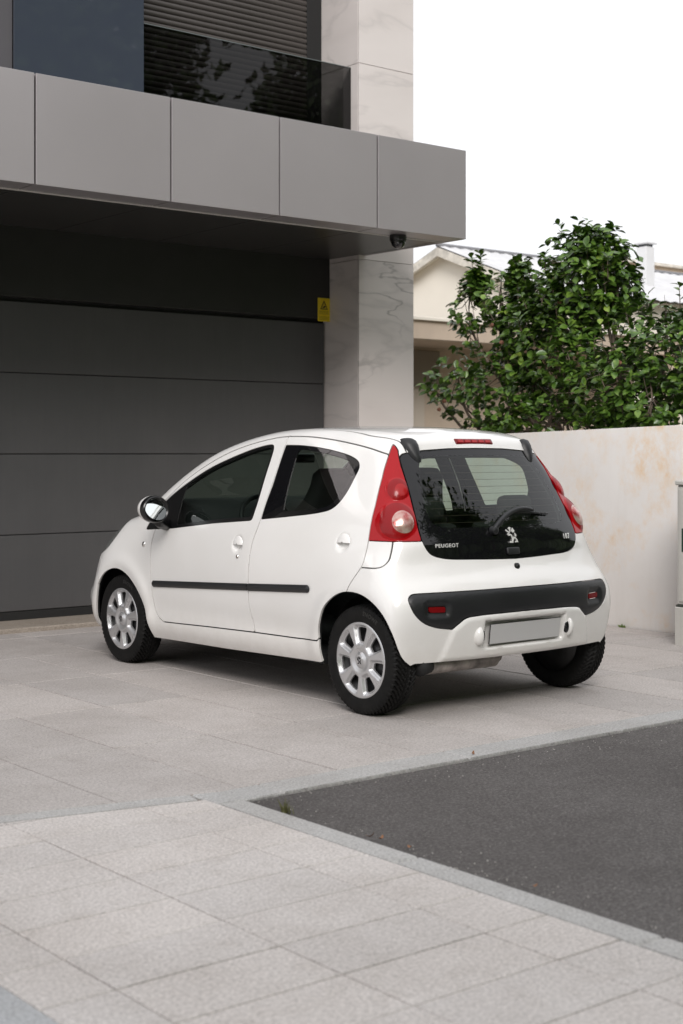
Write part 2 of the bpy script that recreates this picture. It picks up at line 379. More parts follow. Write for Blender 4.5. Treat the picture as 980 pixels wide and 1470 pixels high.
# litter along the kerb: dry leaves, a tuft of grass
M_dry=simple('dry_leaf',(.24,.11,.05),.7,var=.4,vscale=20); M_tuft=simple('grass_blade',(.12,.12,.045),.6,var=.4,vscale=40)
def leaf_mesh(name,L=.05,W=.025,curl=.2):
    V=[];Fc=[];n=5
    for i in range(n+1):
        t=i/n; w=W/2*math.sin(math.pi*min(1,t*.92+.04))**.8; y=L*(t-.5); z=curl*L*(t-.5)**2*2
        V+= [(-w,y,z+w*.35),(0,y,z),(w,y,z+w*.35)]
    for i in range(n):
        for k in (0,1): a=i*3+k; Fc.append((a,a+1,a+4,a+3))
    return mesh_np(name,V,Fc)
dl=leaf_mesh('dry_leaf',.045,.024,.7)
for k,(lx,ly,s,lb) in enumerate(((-2.215,-1.800,1.0,'curled brown leaf lying against the granite kerb'),(-2.205,-1.845,.8,'small dry brown leaf tucked beside the curled one'),(-2.200,-1.985,.6,'tiny yellowish leaf fragment on the asphalt edge'),(-2.19,-2.545,.5,'reddish leaf scrap on the asphalt by the kerb'),(-.99,-1.035,.7,'pale leaf on the far kerb behind the car'))):
    o=obj('fallen_leaf',dl,M_dry,None,(lx,ly,.004),(R(12*k-20),R(15),R(40+70*k))); o.scale=(s*.75,s*.75,s*.75); tag(o,lb,'leaf')
V=[];Fc=[]
for k in range(34):
    a=random.uniform(0,6.28); r=random.uniform(0,.035); x0,y0=-2.205+r*math.cos(a)*.6,-1.300+r*math.sin(a)*1.3; h=random.uniform(.02,.055); dx,dy=random.uniform(-.025,.025),random.uniform(-.025,.025); w=.0022
    o=len(V); V+= [(x0-w,y0,-.014),(x0+w,y0,-.014),(x0+dx*.5+w*.7,y0+dy*.5,h*.6-.014),(x0+dx*.5-w*.7,y0+dy*.5,h*.6-.014),(x0+dx,y0+dy,h-.014)]; Fc+=[(o,o+1,o+2,o+3),(o+3,o+2,o+4)]
tag(obj('grass_tuft',mesh_np('grass_tuft',V,Fc,False),M_tuft),'small grass tuft growing at the corner of the asphalt','grass')
# loose grit gathered on the asphalt along the kerbs
V=[];Fc=[]
for k in range(420):
    if k%2: x0=-2.238+abs(random.gauss(0,.10)); y0=random.uniform(-4.2,-1.1)
    else: x0=random.uniform(-2.2,2.4); y0=-1.085-abs(random.gauss(0,.09))
    if k%5==0: x0=random.uniform(-2.2,1.5); y0=random.uniform(-3.2,-1.1)
    r=random.uniform(.0012,.0042); o=len(V); q=random.uniform(0,6.28)
    V+=[(x0+r*math.cos(q+t*2.094),y0+r*math.sin(q+t*2.094),-.0145) for t in range(3)]+[(x0,y0,-.0145+r*1.1)]; Fc+=[(o,o+1,o+3),(o+1,o+2,o+3),(o+2,o,o+3)]
tag(obj('grit',mesh_np('grit',V,Fc,False),simple('pale_grit',(.42,.40,.37),.9,var=.5,vscale=40,obj='world')),'pale grit scattered on the asphalt along the kerb','grit',kind='stuff')
# ================================================================ the modern house with the garage
def marble():
    m,nt,b=_nodes('veined_porcelain'); g=N(nt,'NewGeometry'); mp=N(nt,'Mapping'); mp.inputs['Rotation'].default_value=(R(0),R(-38),R(20)); mp.inputs['Scale'].default_value=(.75,.75,2.2)
    oi=N(nt,'ObjectInfo'); ad=N(nt,'VectorMath',operation='ADD'); sc_=N(nt,'VectorMath',operation='SCALE'); cb=N(nt,'CombineXYZ'); nt.links.new(oi.outputs['Random'],cb.inputs[0]); nt.links.new(oi.outputs['Random'],cb.inputs[2]); nt.links.new(cb.outputs[0],sc_.inputs[0]); sc_.inputs['Scale'].default_value=9
    nt.links.new(g.outputs['Position'],ad.inputs[0]); nt.links.new(sc_.outputs[0],ad.inputs[1]); nt.links.new(ad.outputs[0],mp.inputs[0])
    def vein(scale,w,dist,seed):
        n=N(nt,'TexNoise'); n.inputs['Scale'].default_value=scale; n.inputs['Detail'].default_value=5; n.inputs['Roughness'].default_value=.5; n.inputs['Distortion'].default_value=dist
        mp2=N(nt,'Mapping'); mp2.inputs['Location'].default_value=(seed,seed*2,seed); nt.links.new(mp.outputs[0],mp2.inputs[0]); nt.links.new(mp2.outputs[0],n.inputs[0])
        s=N(nt,'Math',operation='SUBTRACT'); s.inputs[1].default_value=.5; nt.links.new(n.outputs[0],s.inputs[0]); a=N(nt,'Math',operation='ABSOLUTE'); nt.links.new(s.outputs[0],a.inputs[0])
        return ramp(nt,a.outputs[0],[(0,(1,1,1)),(w*.35,(.55,.55,.55)),(w,(0,0,0))]).outputs[0]
    base=mixc(nt,vein(.55,.16,.25,3.1),(.77,.715,.69),(.70,.645,.62))
    mk=N(nt,'TexNoise'); mk.inputs['Scale'].default_value=.8; nt.links.new(mp.outputs[0],mk.inputs[0]); mkr=ramp(nt,mk.outputs[0],[(.46,(0,0,0)),(.62,(1,1,1))])
    v1=mixc(nt,1.0,vein(.62,.009,.35,.0),mkr.outputs[0],'MULTIPLY')
    c=mixc(nt,mixc(nt,1.0,v1,(.8,.8,.8),'MULTIPLY'),base,(.33,.305,.295)); c=mixc(nt,mixc(nt,1.0,vein(.8,.030,.3,5.0),(.35,.35,.35),'MULTIPLY'),c,(.48,.445,.43))
    nt.links.new(c,b.inputs['Base Color']); b.inputs['Roughness'].default_value=.42; return m
M_marble=marble()
def acm(name,col,rough,met):
    m,nt,b=_nodes(name); t=tex(nt,1.2,4,.5,obj='world'); r=ramp(nt,t.outputs[0],[(.3,tuple(c*.96 for c in col)),(.7,tuple(c*1.03 for c in col))]); 
    oi=N(nt,'ObjectInfo'); c=mixc(nt,1.0,r.outputs[0],ramp(nt,oi.outputs['Random'],[(0,(.96,.96,.96)),(1,(1,1,1))]).outputs[0],'MULTIPLY')
    nt.links.new(c,b.inputs['Base Color']); b.inputs['Roughness'].default_value=rough; b.inputs['Metallic'].default_value=met
    t2=tex(nt,2.4,2,obj='world'); bump(nt,b,t2.outputs[0],.035,.02); return m
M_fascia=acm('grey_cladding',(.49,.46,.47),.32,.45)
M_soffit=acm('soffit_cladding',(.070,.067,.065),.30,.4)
def doormat():
    m,nt,b=_nodes('garage_door_paint'); t=tex(nt,3,6,.7,obj='world',stretch=(9,9,.5)); r=ramp(nt,t.outputs[0],[(.3,(.079,.078,.080)),(.7,(.086,.085,.087))])
    t3=tex(nt,2.0,5,.7,obj='world'); c=mixc(nt,.35,r.outputs[0],ramp(nt,t3.outputs[0],[(.4,(.85,.85,.85)),(.66,(1.12,1.1,1.08))]).outputs[0],'MULTIPLY')
    v=tex(nt,30,kind='Voronoi',obj='world',stretch=(1,1,.35)); rv=ramp(nt,v.outputs['Distance'],[(.02,(1,1,1)),(.05,(0,0,0))]); c=mixc(nt,mixc(nt,1.0,rv.outputs[0],(.10,.10,.10),'MULTIPLY'),c,(.3,.29,.28))
    nt.links.new(c,b.inputs['Base Color']); b.inputs['Roughness'].default_value=.42; bump(nt,b,t.outputs[0],.05,.002); return m
M_gdoor=doormat()
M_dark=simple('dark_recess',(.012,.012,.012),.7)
M_lintel=simple('lintel_metal',(.025,.0243,.0235),.45,var=.06,obj='world')
M_slat=simple('shutter_slat',(.060,.052,.047),.45,var=.06,vscale=2)
M_bluegl=simple('blue_grey_glass',(.050,.060,.080),.03,spec=.55)
M_glrail=glass_mat('balcony_glass',(.36,.36,.36),1.36)
M_edge=simple('glass_edge',(.16,.18,.18),.2)
M_render=simple('house_render',(.55,.53,.50),.9,var=.06,vscale=1.2,obj='world')
house=empty('modern_house',(-.2,4.6,0)); tag(house,'modern two-storey house with grey panel canopy over a dark garage','house')
HX,HY=-.2,4.6
def hb(name,c0,c1,mat,parent=None,bev=0):
    par=parent or house
    o=box(name,c0,c1,mat,None,bev); put(o,par); return o
def put(o,par):
    o.parent=par; o.matrix_parent_inverse=Matrix.Translation((-HX,-HY,0))
def grp(name):
    e=bpy.data.objects.new(name,None); C.objects.link(e); e.parent=house; e.location=(0,0,0); return e
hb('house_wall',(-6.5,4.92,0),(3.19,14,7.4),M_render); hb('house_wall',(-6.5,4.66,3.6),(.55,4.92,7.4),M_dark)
# garage door: four sections, lipped joints
gd=grp('garage_door'); zs_=[.108,.690,1.306,1.926,2.470]
hb('door_backing',(-2.86,4.562,.04),(2.574,4.62,2.60),M_dark,gd)
for a,b_ in zip(zs_[:-1],zs_[1:]): hb('door_panel',(-2.80,4.53,a+.0025),(2.558,4.561,b_-.0025),M_gdoor,gd,.004)
hb('bottom_seal',(-2.80,4.535,.040),(2.558,4.56,.106),M_dark,gd,.004)
hb('lintel_panel',(-2.9,4.468,2.498),(2.575,4.62,3.06),M_lintel,None,.002)
hb('door_jamb',(-2.98,4.30,.035),(-2.82,4.9,3.06),M_lintel)
# columns clad in veined slabs
def column(x0,x1,y0):
    c=grp('column'); hb('column_core',(x0+.02,y0+.02,0),(x1-.02,4.94,7.35),M_render,c)
    zz=[-.01,1.290,2.992,4.692,6.392,7.36]
    for a,b_ in zip(zz[:-1],zz[1:]):
        hb('cladding_slab',(x0+.0005,y0,a+.0022),(x1,y0+.0195,b_-.0022),M_marble,c,.0012)
        hb('cladding_slab',(x0,y0+.0215,a+.0022),(x0+.0195,4.915,b_-.0022),M_marble,c,.0012)
        hb('cladding_slab',(x1-.0195,y0+.0215,a+.0022),(x1,4.915,b_-.0022),M_marble,c,.0012)
column(2.575,3.206,4.060); column(-3.6,-2.98,4.060)
# canopy: cassette panels with open joints, returned under, soffit sheets behind a trim
cn=grp('canopy'); FX=[-5.15,-4.13,-3.12,-2.13,-1.140,-.126,.793,1.716,2.652]; FY=2.800; Z0,Z1=3.026,3.735
hb('canopy_core',(-5.1,2.84,3.06),(2.62,4.92,3.70),M_dark,cn)
for a,b_ in zip(FX[:-1],FX[1:]):
    g=.0075
    hb('fascia_panel',(a+g,FY,Z0),(b_-g,FY+.03,Z1),M_fascia,cn,.0015)
    hb('fascia_return',(a+g,FY+.0305,Z0+.001),(b_-g,3.045,Z0+.03),M_fascia,cn,.0015)
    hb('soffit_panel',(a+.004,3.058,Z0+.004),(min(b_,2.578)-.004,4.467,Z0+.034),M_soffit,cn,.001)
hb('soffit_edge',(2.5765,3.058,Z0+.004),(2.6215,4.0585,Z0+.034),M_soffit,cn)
hb('end_panel',(2.6225,FY+.0305,Z0),(2.652,4.0585,Z1),M_fascia,cn,.0015)
hb('coping',(-5.15,FY+.0305,Z1-.012),(2.6215,4.9,Z1+.002),M_fascia,cn)
hb('shadow_trim',(-5.15,3.0455,Z0-.005),(2.622,3.0575,Z0+.02),simple('trim_light',(.80,.77,.73),.4),cn)
# roller shutter upstairs
rs=grp('roller_shutter'); sl=None; z=3.74; k=0
while z<6.1:
    if sl is None:
        bm=bmesh.new(); n=6; X0_,X1_=.40,2.412; rows=[]
        prof=[(0,.0),(-.006,.006),(-.010,.017),(-.010,.030),(-.006,.041),(0,.0455),(.006,.0455),(.006,0)]
        A=[bm.verts.new((X0_,4.600+q[0],q[1])) for q in prof]; B=[bm.verts.new((X1_,4.600+q[0],q[1])) for q in prof]; bm.faces.new(A); bm.faces.new(B[::-1])
        for i in range(len(prof)): bm.faces.new((A[i],A[(i+1)%len(prof)],B[(i+1)%len(prof)],B[i]))
        sl=bm_mesh('shutter_slat',bm,angle=35)
    o=obj('shutter_slat',sl,M_slat); o.parent=rs; o.matrix_parent_inverse=Matrix.Translation((-HX,-HY,0)); o.location=(0,0,z); z+=.048
hb('shutter_guide',(2.4125,4.585,3.70),(2.5745,4.64,6.2),M_dark,rs,.002)
hb('shutter_backing',(.40,4.615,3.70),(2.4115,4.65,6.2),M_dark,rs)
# glazing of the balcony
bal=grp('balustrade'); hb('balustrade_glass',(.487,4.170,3.737),(2.573,4.184,4.668),M_glrail,bal); hb('balustrade_edge',(.487,4.1705,4.6681),(2.573,4.1835,4.674),M_edge,bal)
ws_=grp('glass_screen'); hb('screen_pane',(-.616,4.168,3.737),(.4845,4.186,6.2),M_bluegl,ws_,.001); hb('screen_pane',(-1.9,4.190,3.737),(-.62,4.206,6.2),simple('grey_glass',(.115,.11,.12),.05,spec=.6),ws_,.001)
# --- dome camera under the canopy
dc=empty('dome_camera',(2.085,2.985,3.027)); dc.scale=(1.2,1.2,1.2); tag(dc,'black dome security camera hanging under the canopy soffit','camera')
lathe('camera_base',[(.002,0),(.002,.052),(-.012,.056),(-.030,.056),(-.040,.050),(-.040,0)],M_blackp:=simple('camera_black',(.012,.012,.013),.35,coat=.3),dc,32,'z')
lathe('camera_dome',[(-.036,.048),(-.052,.047),(-.070,.040),(-.084,.026),(-.091,.0)],simple('dome_gloss',(.008,.008,.010),.04,coat=1),dc,32,'z')
lathe('camera_collar',[(-.034,.051),(-.046,.051),(-.046,.047)],M_blackp,dc,32,'z')
# --- yellow warning sign on the lintel
sg=empty('warning_sign',(2.505,4.466,2.580)); tag(sg,'small yellow warning sign with black triangle beside the column','sign')
M_yel=simple('sign_yellow',(.86,.64,.02),.4); M_ink=simple('sign_ink',(.010,.010,.008),.6)
box('sign_plate',(-.067,-.004,-.103),(.067,.0025,.103),M_yel,sg,.0015)
def flat(name,polys,y,mat,par):
    bm=bmesh.new()
    for P_ in polys: bm.faces.new([bm.verts.new((x,y,z)) for x,z in P_])
    return obj(name,bm_mesh(name,bm),mat,par)
T0=[(-.043,.002),(.043,.002),(.0,.084)]; T1=[(-.030,.010),(.030,.010),(0,.066)]
flat('warning_triangle',[[T0[i],T0[(i+1)%3],T1[(i+1)%3],T1[i]] for i in range(3)],-.0046,M_ink,sg)
flat('hand_pictogram',[[(-.020,.014),(.010,.016),(.018,.024),(.016,.034),(.006,.036),(-.004,.031),(-.012,.026)],[(-.003,.042),(.003,.042),(.003,.050),(0,.056),(-.003,.050)]],-.0046,M_ink,sg)
rows=[]
for k in range(9):
    zz=-.014-k*.0085+(-.008 if k>4 else 0); x=-.055
    while x<.050:
        w=random.uniform(.004,.014); 
        if k in (4,): break
        rows.append([(x,zz),(min(x+w,.055),zz),(min(x+w,.055),zz+.0032),(x,zz+.0032)]); x+=w+.003
tag(flat('sign_text',rows,-.0046,simple('sign_small_print',(.22,.16,.01),.6),sg),kind='stuff')
# ================================================================ garden wall, cabinet
def wallmat():
    m,nt,b=_nodes('stained_white_render'); t=tex(nt,1.6,6,.65,obj='world'); c=ramp(nt,t.outputs[0],[(.3,(.80,.765,.735)),(.7,(.86,.83,.805))]).outputs[0]
    # orange rust bloom, runs downwards
    t2=tex(nt,1.7,7,.62,obj='world',stretch=(1,1.2,1.1)); t3=tex(nt,7,6,.75,obj='world',stretch=(1,1.3,1.0))
    a=ramp(nt,t2.outputs[0],[(.47,(0,0,0)),(.66,(1,1,1))]); bb=ramp(nt,t3.outputs[0],[(.38,(0,0,0)),(.70,(1,1,1))]); mk=mixc(nt,1.0,a.outputs[0],bb.outputs[0],'MULTIPLY')
    c=mixc(nt,mixc(nt,1.0,mk,(.88,.88,.88),'MULTIPLY'),c,(.79,.55,.32)); t4=tex(nt,2.2,6,.7,obj='world',stretch=(1,3,.35)); c=mixc(nt,.30,c,ramp(nt,t4.outputs[0],[(.3,(.86,.84,.82)),(.5,(1,1,1))]).outputs[0],'MULTIPLY')
    nt.links.new(c,b.inputs['Base Color']); b.inputs['Roughness'].default_value=.85; t5=tex(nt,60,4,.6,obj='world'); bump(nt,b,t5.outputs[0],.15,.003); return m
gw=prism('garden_wall',[(-.6,-.05),(4.05,-.05),(4.05,1.440),(-.6,1.560)],0,3.10,3.29,wallmat(),None,.004); tag(gw,'white rendered garden wall with orange rust stains','wall')
cb_=empty('utility_cabinet',(2.84,.38,0)); tag(cb_,'beige utility meter cabinet standing before the garden wall','cabinet')
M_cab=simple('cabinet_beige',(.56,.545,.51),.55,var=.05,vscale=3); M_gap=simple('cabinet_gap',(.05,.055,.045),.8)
def cbx(n,c0,c1,m,bev=.004): return box(n,(c0[0]-2.84,c0[1]-.38,c0[2]),(c1[0]-2.84,c1[1]-.38,c1[2]),m,cb_,bev)
cbx('plinth',(2.590,.06,-.01),(3.09,.690,.262),M_cab,.006); cbx('plinth_lip',(2.596,.07,.262),(3.085,.684,.278),M_gap); cbx('cabinet_body',(2.604,.08,.278),(3.08,.678,1.085),M_cab,.006)
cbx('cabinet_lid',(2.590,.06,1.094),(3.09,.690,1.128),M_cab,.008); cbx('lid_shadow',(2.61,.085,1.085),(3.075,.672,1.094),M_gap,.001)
cbx('cabinet_door',(2.596,.12,.300),(2.6035,.655,1.070),M_cab,.002); cbx('door_label',(2.5945,.44,.64),(2.5962,.632,.80),simple('dark_green_label',(.02,.05,.035),.4),.0005)
# ================================================================ neighbour's house behind the wall
nb=empty('gabled_house',(11,12,0)); tag(nb,'cream gabled house with weathered white roof beyond the shrub','house')
M_cream=simple('cream_render',(.92,.86,.76),.9,var=.05,vscale=.7,obj='world'); M_beige=simple('beige_trim',(.60,.49,.39),.85,var=.05,obj='world')
def roofsheet():
    m,nt,b=_nodes('weathered_roof_sheet'); t=tex(nt,2.5,6,.7,obj='world'); r=ramp(nt,t.outputs[0],[(.3,(.55,.55,.56)),(.65,(.68,.68,.69))]); nt.links.new(r.outputs[0],b.inputs['Base Color']); b.inputs['Roughness'].default_value=.7; return m
M_roofs=roofsheet(); M_rake=simple('lichened_rake',(.68,.64,.57),.9,var=.28,vscale=7,obj='world'); M_win=simple('dark_window',(.02,.022,.025),.08); M_grey=simple('grey_shutter',(.20,.20,.215),.6)
NX,NY=11,12
def nbx(n,c0,c1,m,bev=0,par=None): 
    o=box(n,(c0[0]-NX,c0[1]-NY,c0[2]),(c1[0]-NX,c1[1]-NY,c1[2]),m,nb,bev); return o
SL=(4.66-3.83)/2.2
o=prism('gable_wall',[(-2.2,-.06-0),(2.2,-.06),(2.2,3.80),(0,4.62),(-2.2,3.80)],0,0,26,M_cream,nb)
for s in (-1,1):
    # corrugated sheeting, ridge to eave
    V=[];Fc=[];nx=220
    for i in range(nx+1):
        xx=-.17+26.3*i/nx; w=.010*(1 if i%2 else -1)
        for t in (0,1): V.append((xx,s*(2.5*t),4.735-SL*2.5*t+w))
    for i in range(nx): a=2*i; Fc.append((a,a+1,a+3,a+2))
    ro=obj('roof_sheet',mesh_np('roof_sheet',V,Fc,False),M_roofs,nb)
    prism('rake_board',[(0,4.70),(s*2.55,4.70-SL*2.55),(s*2.55,4.56-SL*2.55),(0,4.56)],0,-.20,-.15,M_rake,nb); prism('rake_soffit',[(0,4.68),(s*2.5,4.68-SL*2.5),(s*2.5,4.62-SL*2.5),(0,4.62)],0,-.15,.0,M_cream,nb)
rc=tube('ridge_cap',[(-.20,0,4.745),(26,0,4.745)],.035,M_grey,nb,8)
for k,(xa,za,zb_) in enumerate(((.9,1.0,2.2),(3.4,.9,2.3),(6.2,.9,2.3))):
    w=nbx('window',(NX+xa,NY-2.235,za),(NX+xa+.9,NY-2.19,zb_),M_grey,.01); nbx('window_pane',(NX+xa+.07,NY-2.25,za+.35),(NX+xa+.42,NY-2.236,zb_-.08),M_win); nbx('window_pane',(NX+xa+.48,NY-2.25,za+.35),(NX+xa+.83,NY-2.236,zb_-.08),M_win)
chm=empty('chimney',(14.59,10.75,4.0)); chm.parent=nb; chm.matrix_parent_inverse=Matrix.Translation((-NX,-NY,0))
M_white=simple('white_stack',(.72,.72,.73),.8,var=.04)
box('chimney_stack',(-.115,-.115,-.2),(.115,.115,.90),M_white,chm,.01); box('chimney_vent',(-.09,-.09,.90),(.09,.09,.945),M_win,chm); box('chimney_cap',(-.15,-.15,.945),(.15,.15,.985),M_white,chm,.01)
far=empty('tan_building',(28,19,0)); tag(far,'tan upper storey of a building behind the white chimney','building')
box('far_wall',(-6.0,-1,0),(14,6,6.05),simple('tan_wall',(.55,.44,.33),.9,var=.05,obj='world'),far); box('far_parapet',(-6.1,-1.1,6.05),(14.1,6.1,6.13),M_rake,far); box('roof_block',(.3,-1.4,5.1),(2.2,-1.0,5.8),M_white,far,.02)
# low flat-roofed carport in front of it
cp=empty('carport',(7,6.9,0)); tag(cp,'beige flat-roofed carport seen between the column and the shrub','carport')
box('carport_roof',(-2.2,-.30,2.60),(3.4,3.2,2.815),M_beige,cp,.01); box('carport_edge',(-2.25,-.34,2.815),(3.45,3.2,2.855),M_cream,cp,.005)
box('carport_wall',(-2.2,.62,0),(3.4,.80,2.60),M_beige,cp); box('carport_panel',(-2.1,.59,2.12),(-.30,.619,2.56),simple('taupe_panel',(.28,.235,.19),.7),cp,.005); box('carport_door',(-2.1,.595,.0),(-.55,.619,2.09),simple('pale_door',(.62,.54,.46),.7),cp,.005); box('carport_post',(3.1,-.25,0),(3.3,-.05,2.6),M_beige,cp,.01)
# ================================================================ the car
def clip(S,d):
    """keep the part of a triangle surface where d<0"""
    V,T=S; ins=d<0; c=ins[T].sum(1); keep=T[c==3]; newV=[V]; newT=[keep]; base=len(V)
    M=T[(c==1)|(c==2)]
    if len(M):
        cc=ins[M].sum(1); k=np.where(cc==1,np.argmax(ins[M],1),np.argmin(ins[M],1)); r=np.arange(len(M))
        o,a,b=M[r,k],M[r,(k+1)%3],M[r,(k+2)%3]
        ed=np.sort(np.vstack([np.stack([o,a],1),np.stack([o,b],1)]),1); key=ed[:,0].astype(np.int64)*len(V)+ed[:,1]
        uk,iv=np.unique(key,return_inverse=True); p0=uk//len(V); p1=uk%len(V); t=(d[p0]/(d[p0]-d[p1]))[:,None]
        extra=V[p0]*(1-t)+V[p1]*t; ia=base+iv[:len(M)]; ib=base+iv[len(M):]; one=cc==1
        tri=np.vstack([np.stack([o,ia,ib],1)[one],np.stack([ia,a,b],1)[~one],np.stack([ia,b,ib],1)[~one]])
    else: extra=np.zeros((0,3)); tri=np.zeros((0,3),int)
    V2=np.vstack([V,extra]); T2=np.vstack([keep,tri])
    u,inv=np.unique(T2,return_inverse=True)
    return V2[u],inv.reshape(-1,3)
def split(S,dfun,gap):
    d=dfun(S[0]); return clip(S,d+gap/2),clip(S,-d+gap/2)
def nets(h):
    """surface nets of the left half of the body"""
    xs=np.arange(-.88,.035,h);ys=np.arange(-.47,3.10,h);zs=np.arange(.15,1.51,h)
    X,Y,Z=np.meshgrid(xs,ys,zs,indexing='ij'); F=np.empty(X.shape)
    for i in range(len(xs)): F[i]=body_F(X[i],Y[i],Z[i])
    neg=F<0; nx,ny,nz=F.shape
    cs=sum(neg[i:nx-1+i,j:ny-1+j,k:nz-1+k].astype(int) for i in (0,1) for j in (0,1) for k in (0,1))
    act=(cs>0)&(cs<8); idx=-np.ones(act.shape,int); idx[act]=np.arange(act.sum())
    ii=np.argwhere(act); V=np.stack([xs[ii[:,0]],ys[ii[:,1]],zs[ii[:,2]]],1)+h/2
    Q=[]
    for ax in range(3):
        sl0=[slice(1,-1)]*3; sl1=[slice(1,-1)]*3; sl0[ax]=slice(0,-1); sl1[ax]=slice(1,None)
        a=neg[tuple(sl0)];b=neg[tuple(sl1)]; e=np.argwhere(a!=b)
        s=a[tuple(e.T)]; off=np.array([1 if k!=ax else 0 for k in range(3)]); p=e+off
        u,v=[(1,2),(2,0),(0,1)][ax]
        def cell(du,dv):
            q=p.copy();q[:,u]-=du;q[:,v]-=dv;return idx[tuple(q.T)]
        q4=np.stack([cell(1,1),cell(0,1),cell(0,0),cell(1,0)],1); q4[~s]=q4[~s][:,::-1]; Q.append(q4)
    Q=np.vstack(Q); Q=Q[(Q>=0).all(1)]
    for _ in range(5):
        f=body_F(V[:,0],V[:,1],V[:,2]); g=grad_F(V); V=V-(f/np.maximum((g*g).sum(1),1e-6))[:,None]*g
    T=np.vstack([Q[:,[0,1,2]],Q[:,[0,2,3]]]); return V,T
def refine(S):
    V,T=S; n=len(V); ed=np.sort(np.vstack([T[:,[0,1]],T[:,[1,2]],T[:,[2,0]]]),1); u,iv=np.unique(ed[:,0].astype(np.int64)*n+ed[:,1],return_inverse=True)
    Vn=np.vstack([V,(V[u//n]+V[u%n])/2]); m=len(T); a,b,c=n+iv[:m],n+iv[m:2*m],n+iv[2*m:]
    f=body_F(Vn[n:,0],Vn[n:,1],Vn[n:,2]); g=grad_F(Vn[n:]); Vn[n:]-=(f/np.maximum((g*g).sum(1),1e-6))[:,None]*g
    return Vn,np.vstack([np.stack(q,1) for q in ((T[:,0],a,c),(a,T[:,1],b),(c,b,T[:,2]),(a,b,c))])
def normals_of(V):
    g=grad_F(V,e=2e-3); return g/np.linalg.norm(g,axis=1,keepdims=True)
def mesh_normals(V,T):
    n=np.zeros_like(V); f=np.cross(V[T[:,1]]-V[T[:,0]],V[T[:,2]]-V[T[:,0]])
    for k in range(3): np.add.at(n,T[:,k],f)
    return n/np.maximum(np.linalg.norm(n,axis=1,keepdims=True),1e-12)
def panel(name,S,mat,parent,mirror=False,both=False,inset=0.,th=.012,disp=None,seam=True):
    """one sheet of bodywork with thickness: outer skin plus returned edges"""
    V,T=S
    if len(T)==0: return None
    Nn=normals_of(V); P=V-Nn*inset
    if disp is not None:
        P=P+disp(V,Nn); Nn=mesh_normals(P,T); m=np.abs(V[:,0])<1e-5; Nn[m,0]=0; Nn/=np.linalg.norm(Nn,axis=1,keepdims=True)
    ed=np.vstack([T[:,[0,1]],T[:,[1,2]],T[:,[2,0]]]).astype(np.int64); n=len(P)
    kf=ed[:,0]*n+ed[:,1]; kr=ed[:,1]*n+ed[:,0]; be=ed[~np.isin(kf,kr)]
    be=be[~((np.abs(V[be[:,0],0])<1e-5)&(np.abs(V[be[:,1],0])<1e-5))]
    p,q=be[:,0],be[:,1]; W=np.stack([P[q],P[p],P[p]-Nn[p]*th,P[q]-Nn[q]*th],1).reshape(-1,3); WF=[tuple(range(n+4*i,n+4*i+4)) for i in range(len(be))]
    VV=np.vstack([P,W]); NN=np.vstack([Nn,np.zeros((len(W),3))]); FF=[tuple(t) for t in T]+WF
    def flip(VV,NN,FF): return VV*[-1,1,1],NN*[-1,1,1],[f[::-1] for f in FF]
    if mirror: VV,NN,FF=flip(VV,NN,FF)
    if both:
        V2,N2,F2=flip(VV,NN,FF); o=len(VV); FF=FF+[tuple(i+o for i in f) for f in F2]; VV=np.vstack([VV,V2]); NN=np.vstack([NN,N2])
    return obj(name,mesh_np(name,VV,FF,True,NN),mat,parent)
def side(poly): 
    return lambda V: poly_sdf(V[:,1],V[:,2],poly)
def rear(poly,ymax=.3):
    return lambda V: np.maximum(poly_sdf(np.abs(V[:,0]),V[:,2],poly),V[:,1]-ymax)
cm=lambda L,n=6: [tuple(q) for q in catmull(L,n)]
# ---- outlines, in metres: y along the car (rear axle 0), z up
SEAM_ROOF=cm([(1.938,1.012),(1.888,1.048),(1.752,1.154),(1.562,1.253),(1.366,1.325),(1.16,1.373),(.958,1.402),(.864,1.407),(.667,1.404),(.471,1.387),(.306,1.364),(.177,1.34),(.046,1.308)])
SEAM_B=cm([(.867,1.41),(.854,1.358),(.838,1.148),(.85,.947),(.897,.813),(.914,.671),(.922,.546),(.92,.451),(.888,.331)])
SEAM_BOT=[(1.834,.303),(1.635,.309),(1.343,.319),(.888,.331),(.531,.337),(.317,.344)]
SEAM_FR=cm([(1.834,.304),(1.885,.327),(1.925,.371),(1.943,.473),(1.954,.591),(1.962,.69),(1.960,.78),(1.940,.856)])
LAMP_Z=np.array([.60,.671,.753,.808,.873,1.048,1.19,1.306,1.36]); LAMP_Y=np.array([.056,.017,-.033,-.031,-.028,-.014,.013,.047,.062])
LAMP_ED=[(y,z) for z,y in zip(LAMP_Z[::-1],LAMP_Y[::-1])]
roofF=[q for q in SEAM_ROOF if q[0]>.87]; roofR=[q for q in SEAM_ROOF if q[0]<.86]
DOOR_F=roofF+SEAM_B+[q for q in SEAM_BOT[::-1] if q[0]>.89]+SEAM_FR+[(1.965,.93)]
DOOR_R=SEAM_B[::-1]+roofR+cm([(.046,1.306),(.012,1.19),(-.015,1.048),(-.028,.873),(-.031,.808),(-.033,.753),(.017,.671),(.052,.610)])+[(.10,.50),(.30,.36),(.317,.344),(.531,.337)]
WIN_F=[(2.062,.846),(1.733,.868),(1.303,.914),(.945,.942)]+cm([(.927,.951),(.917,1.04),(.930,1.198),(.941,1.305),(.950,1.340),(.965,1.357),(.994,1.363),(1.133,1.343),(1.315,1.296),(1.538,1.225),(1.735,1.131),(1.891,1.034),(1.992,.943),(2.062,.850)])
WIN_R=[(.847,.954),(.834,1.137),(.851,1.358)]+cm([(.85,1.360),(.701,1.357),(.548,1.345),(.403,1.325),(.277,1.298),(.212,1.270),(.188,1.240),(.190,1.190),(.207,1.108),(.237,1.055),(.278,1.024),(.361,1.004),(.592,.977),(.846,.953)])
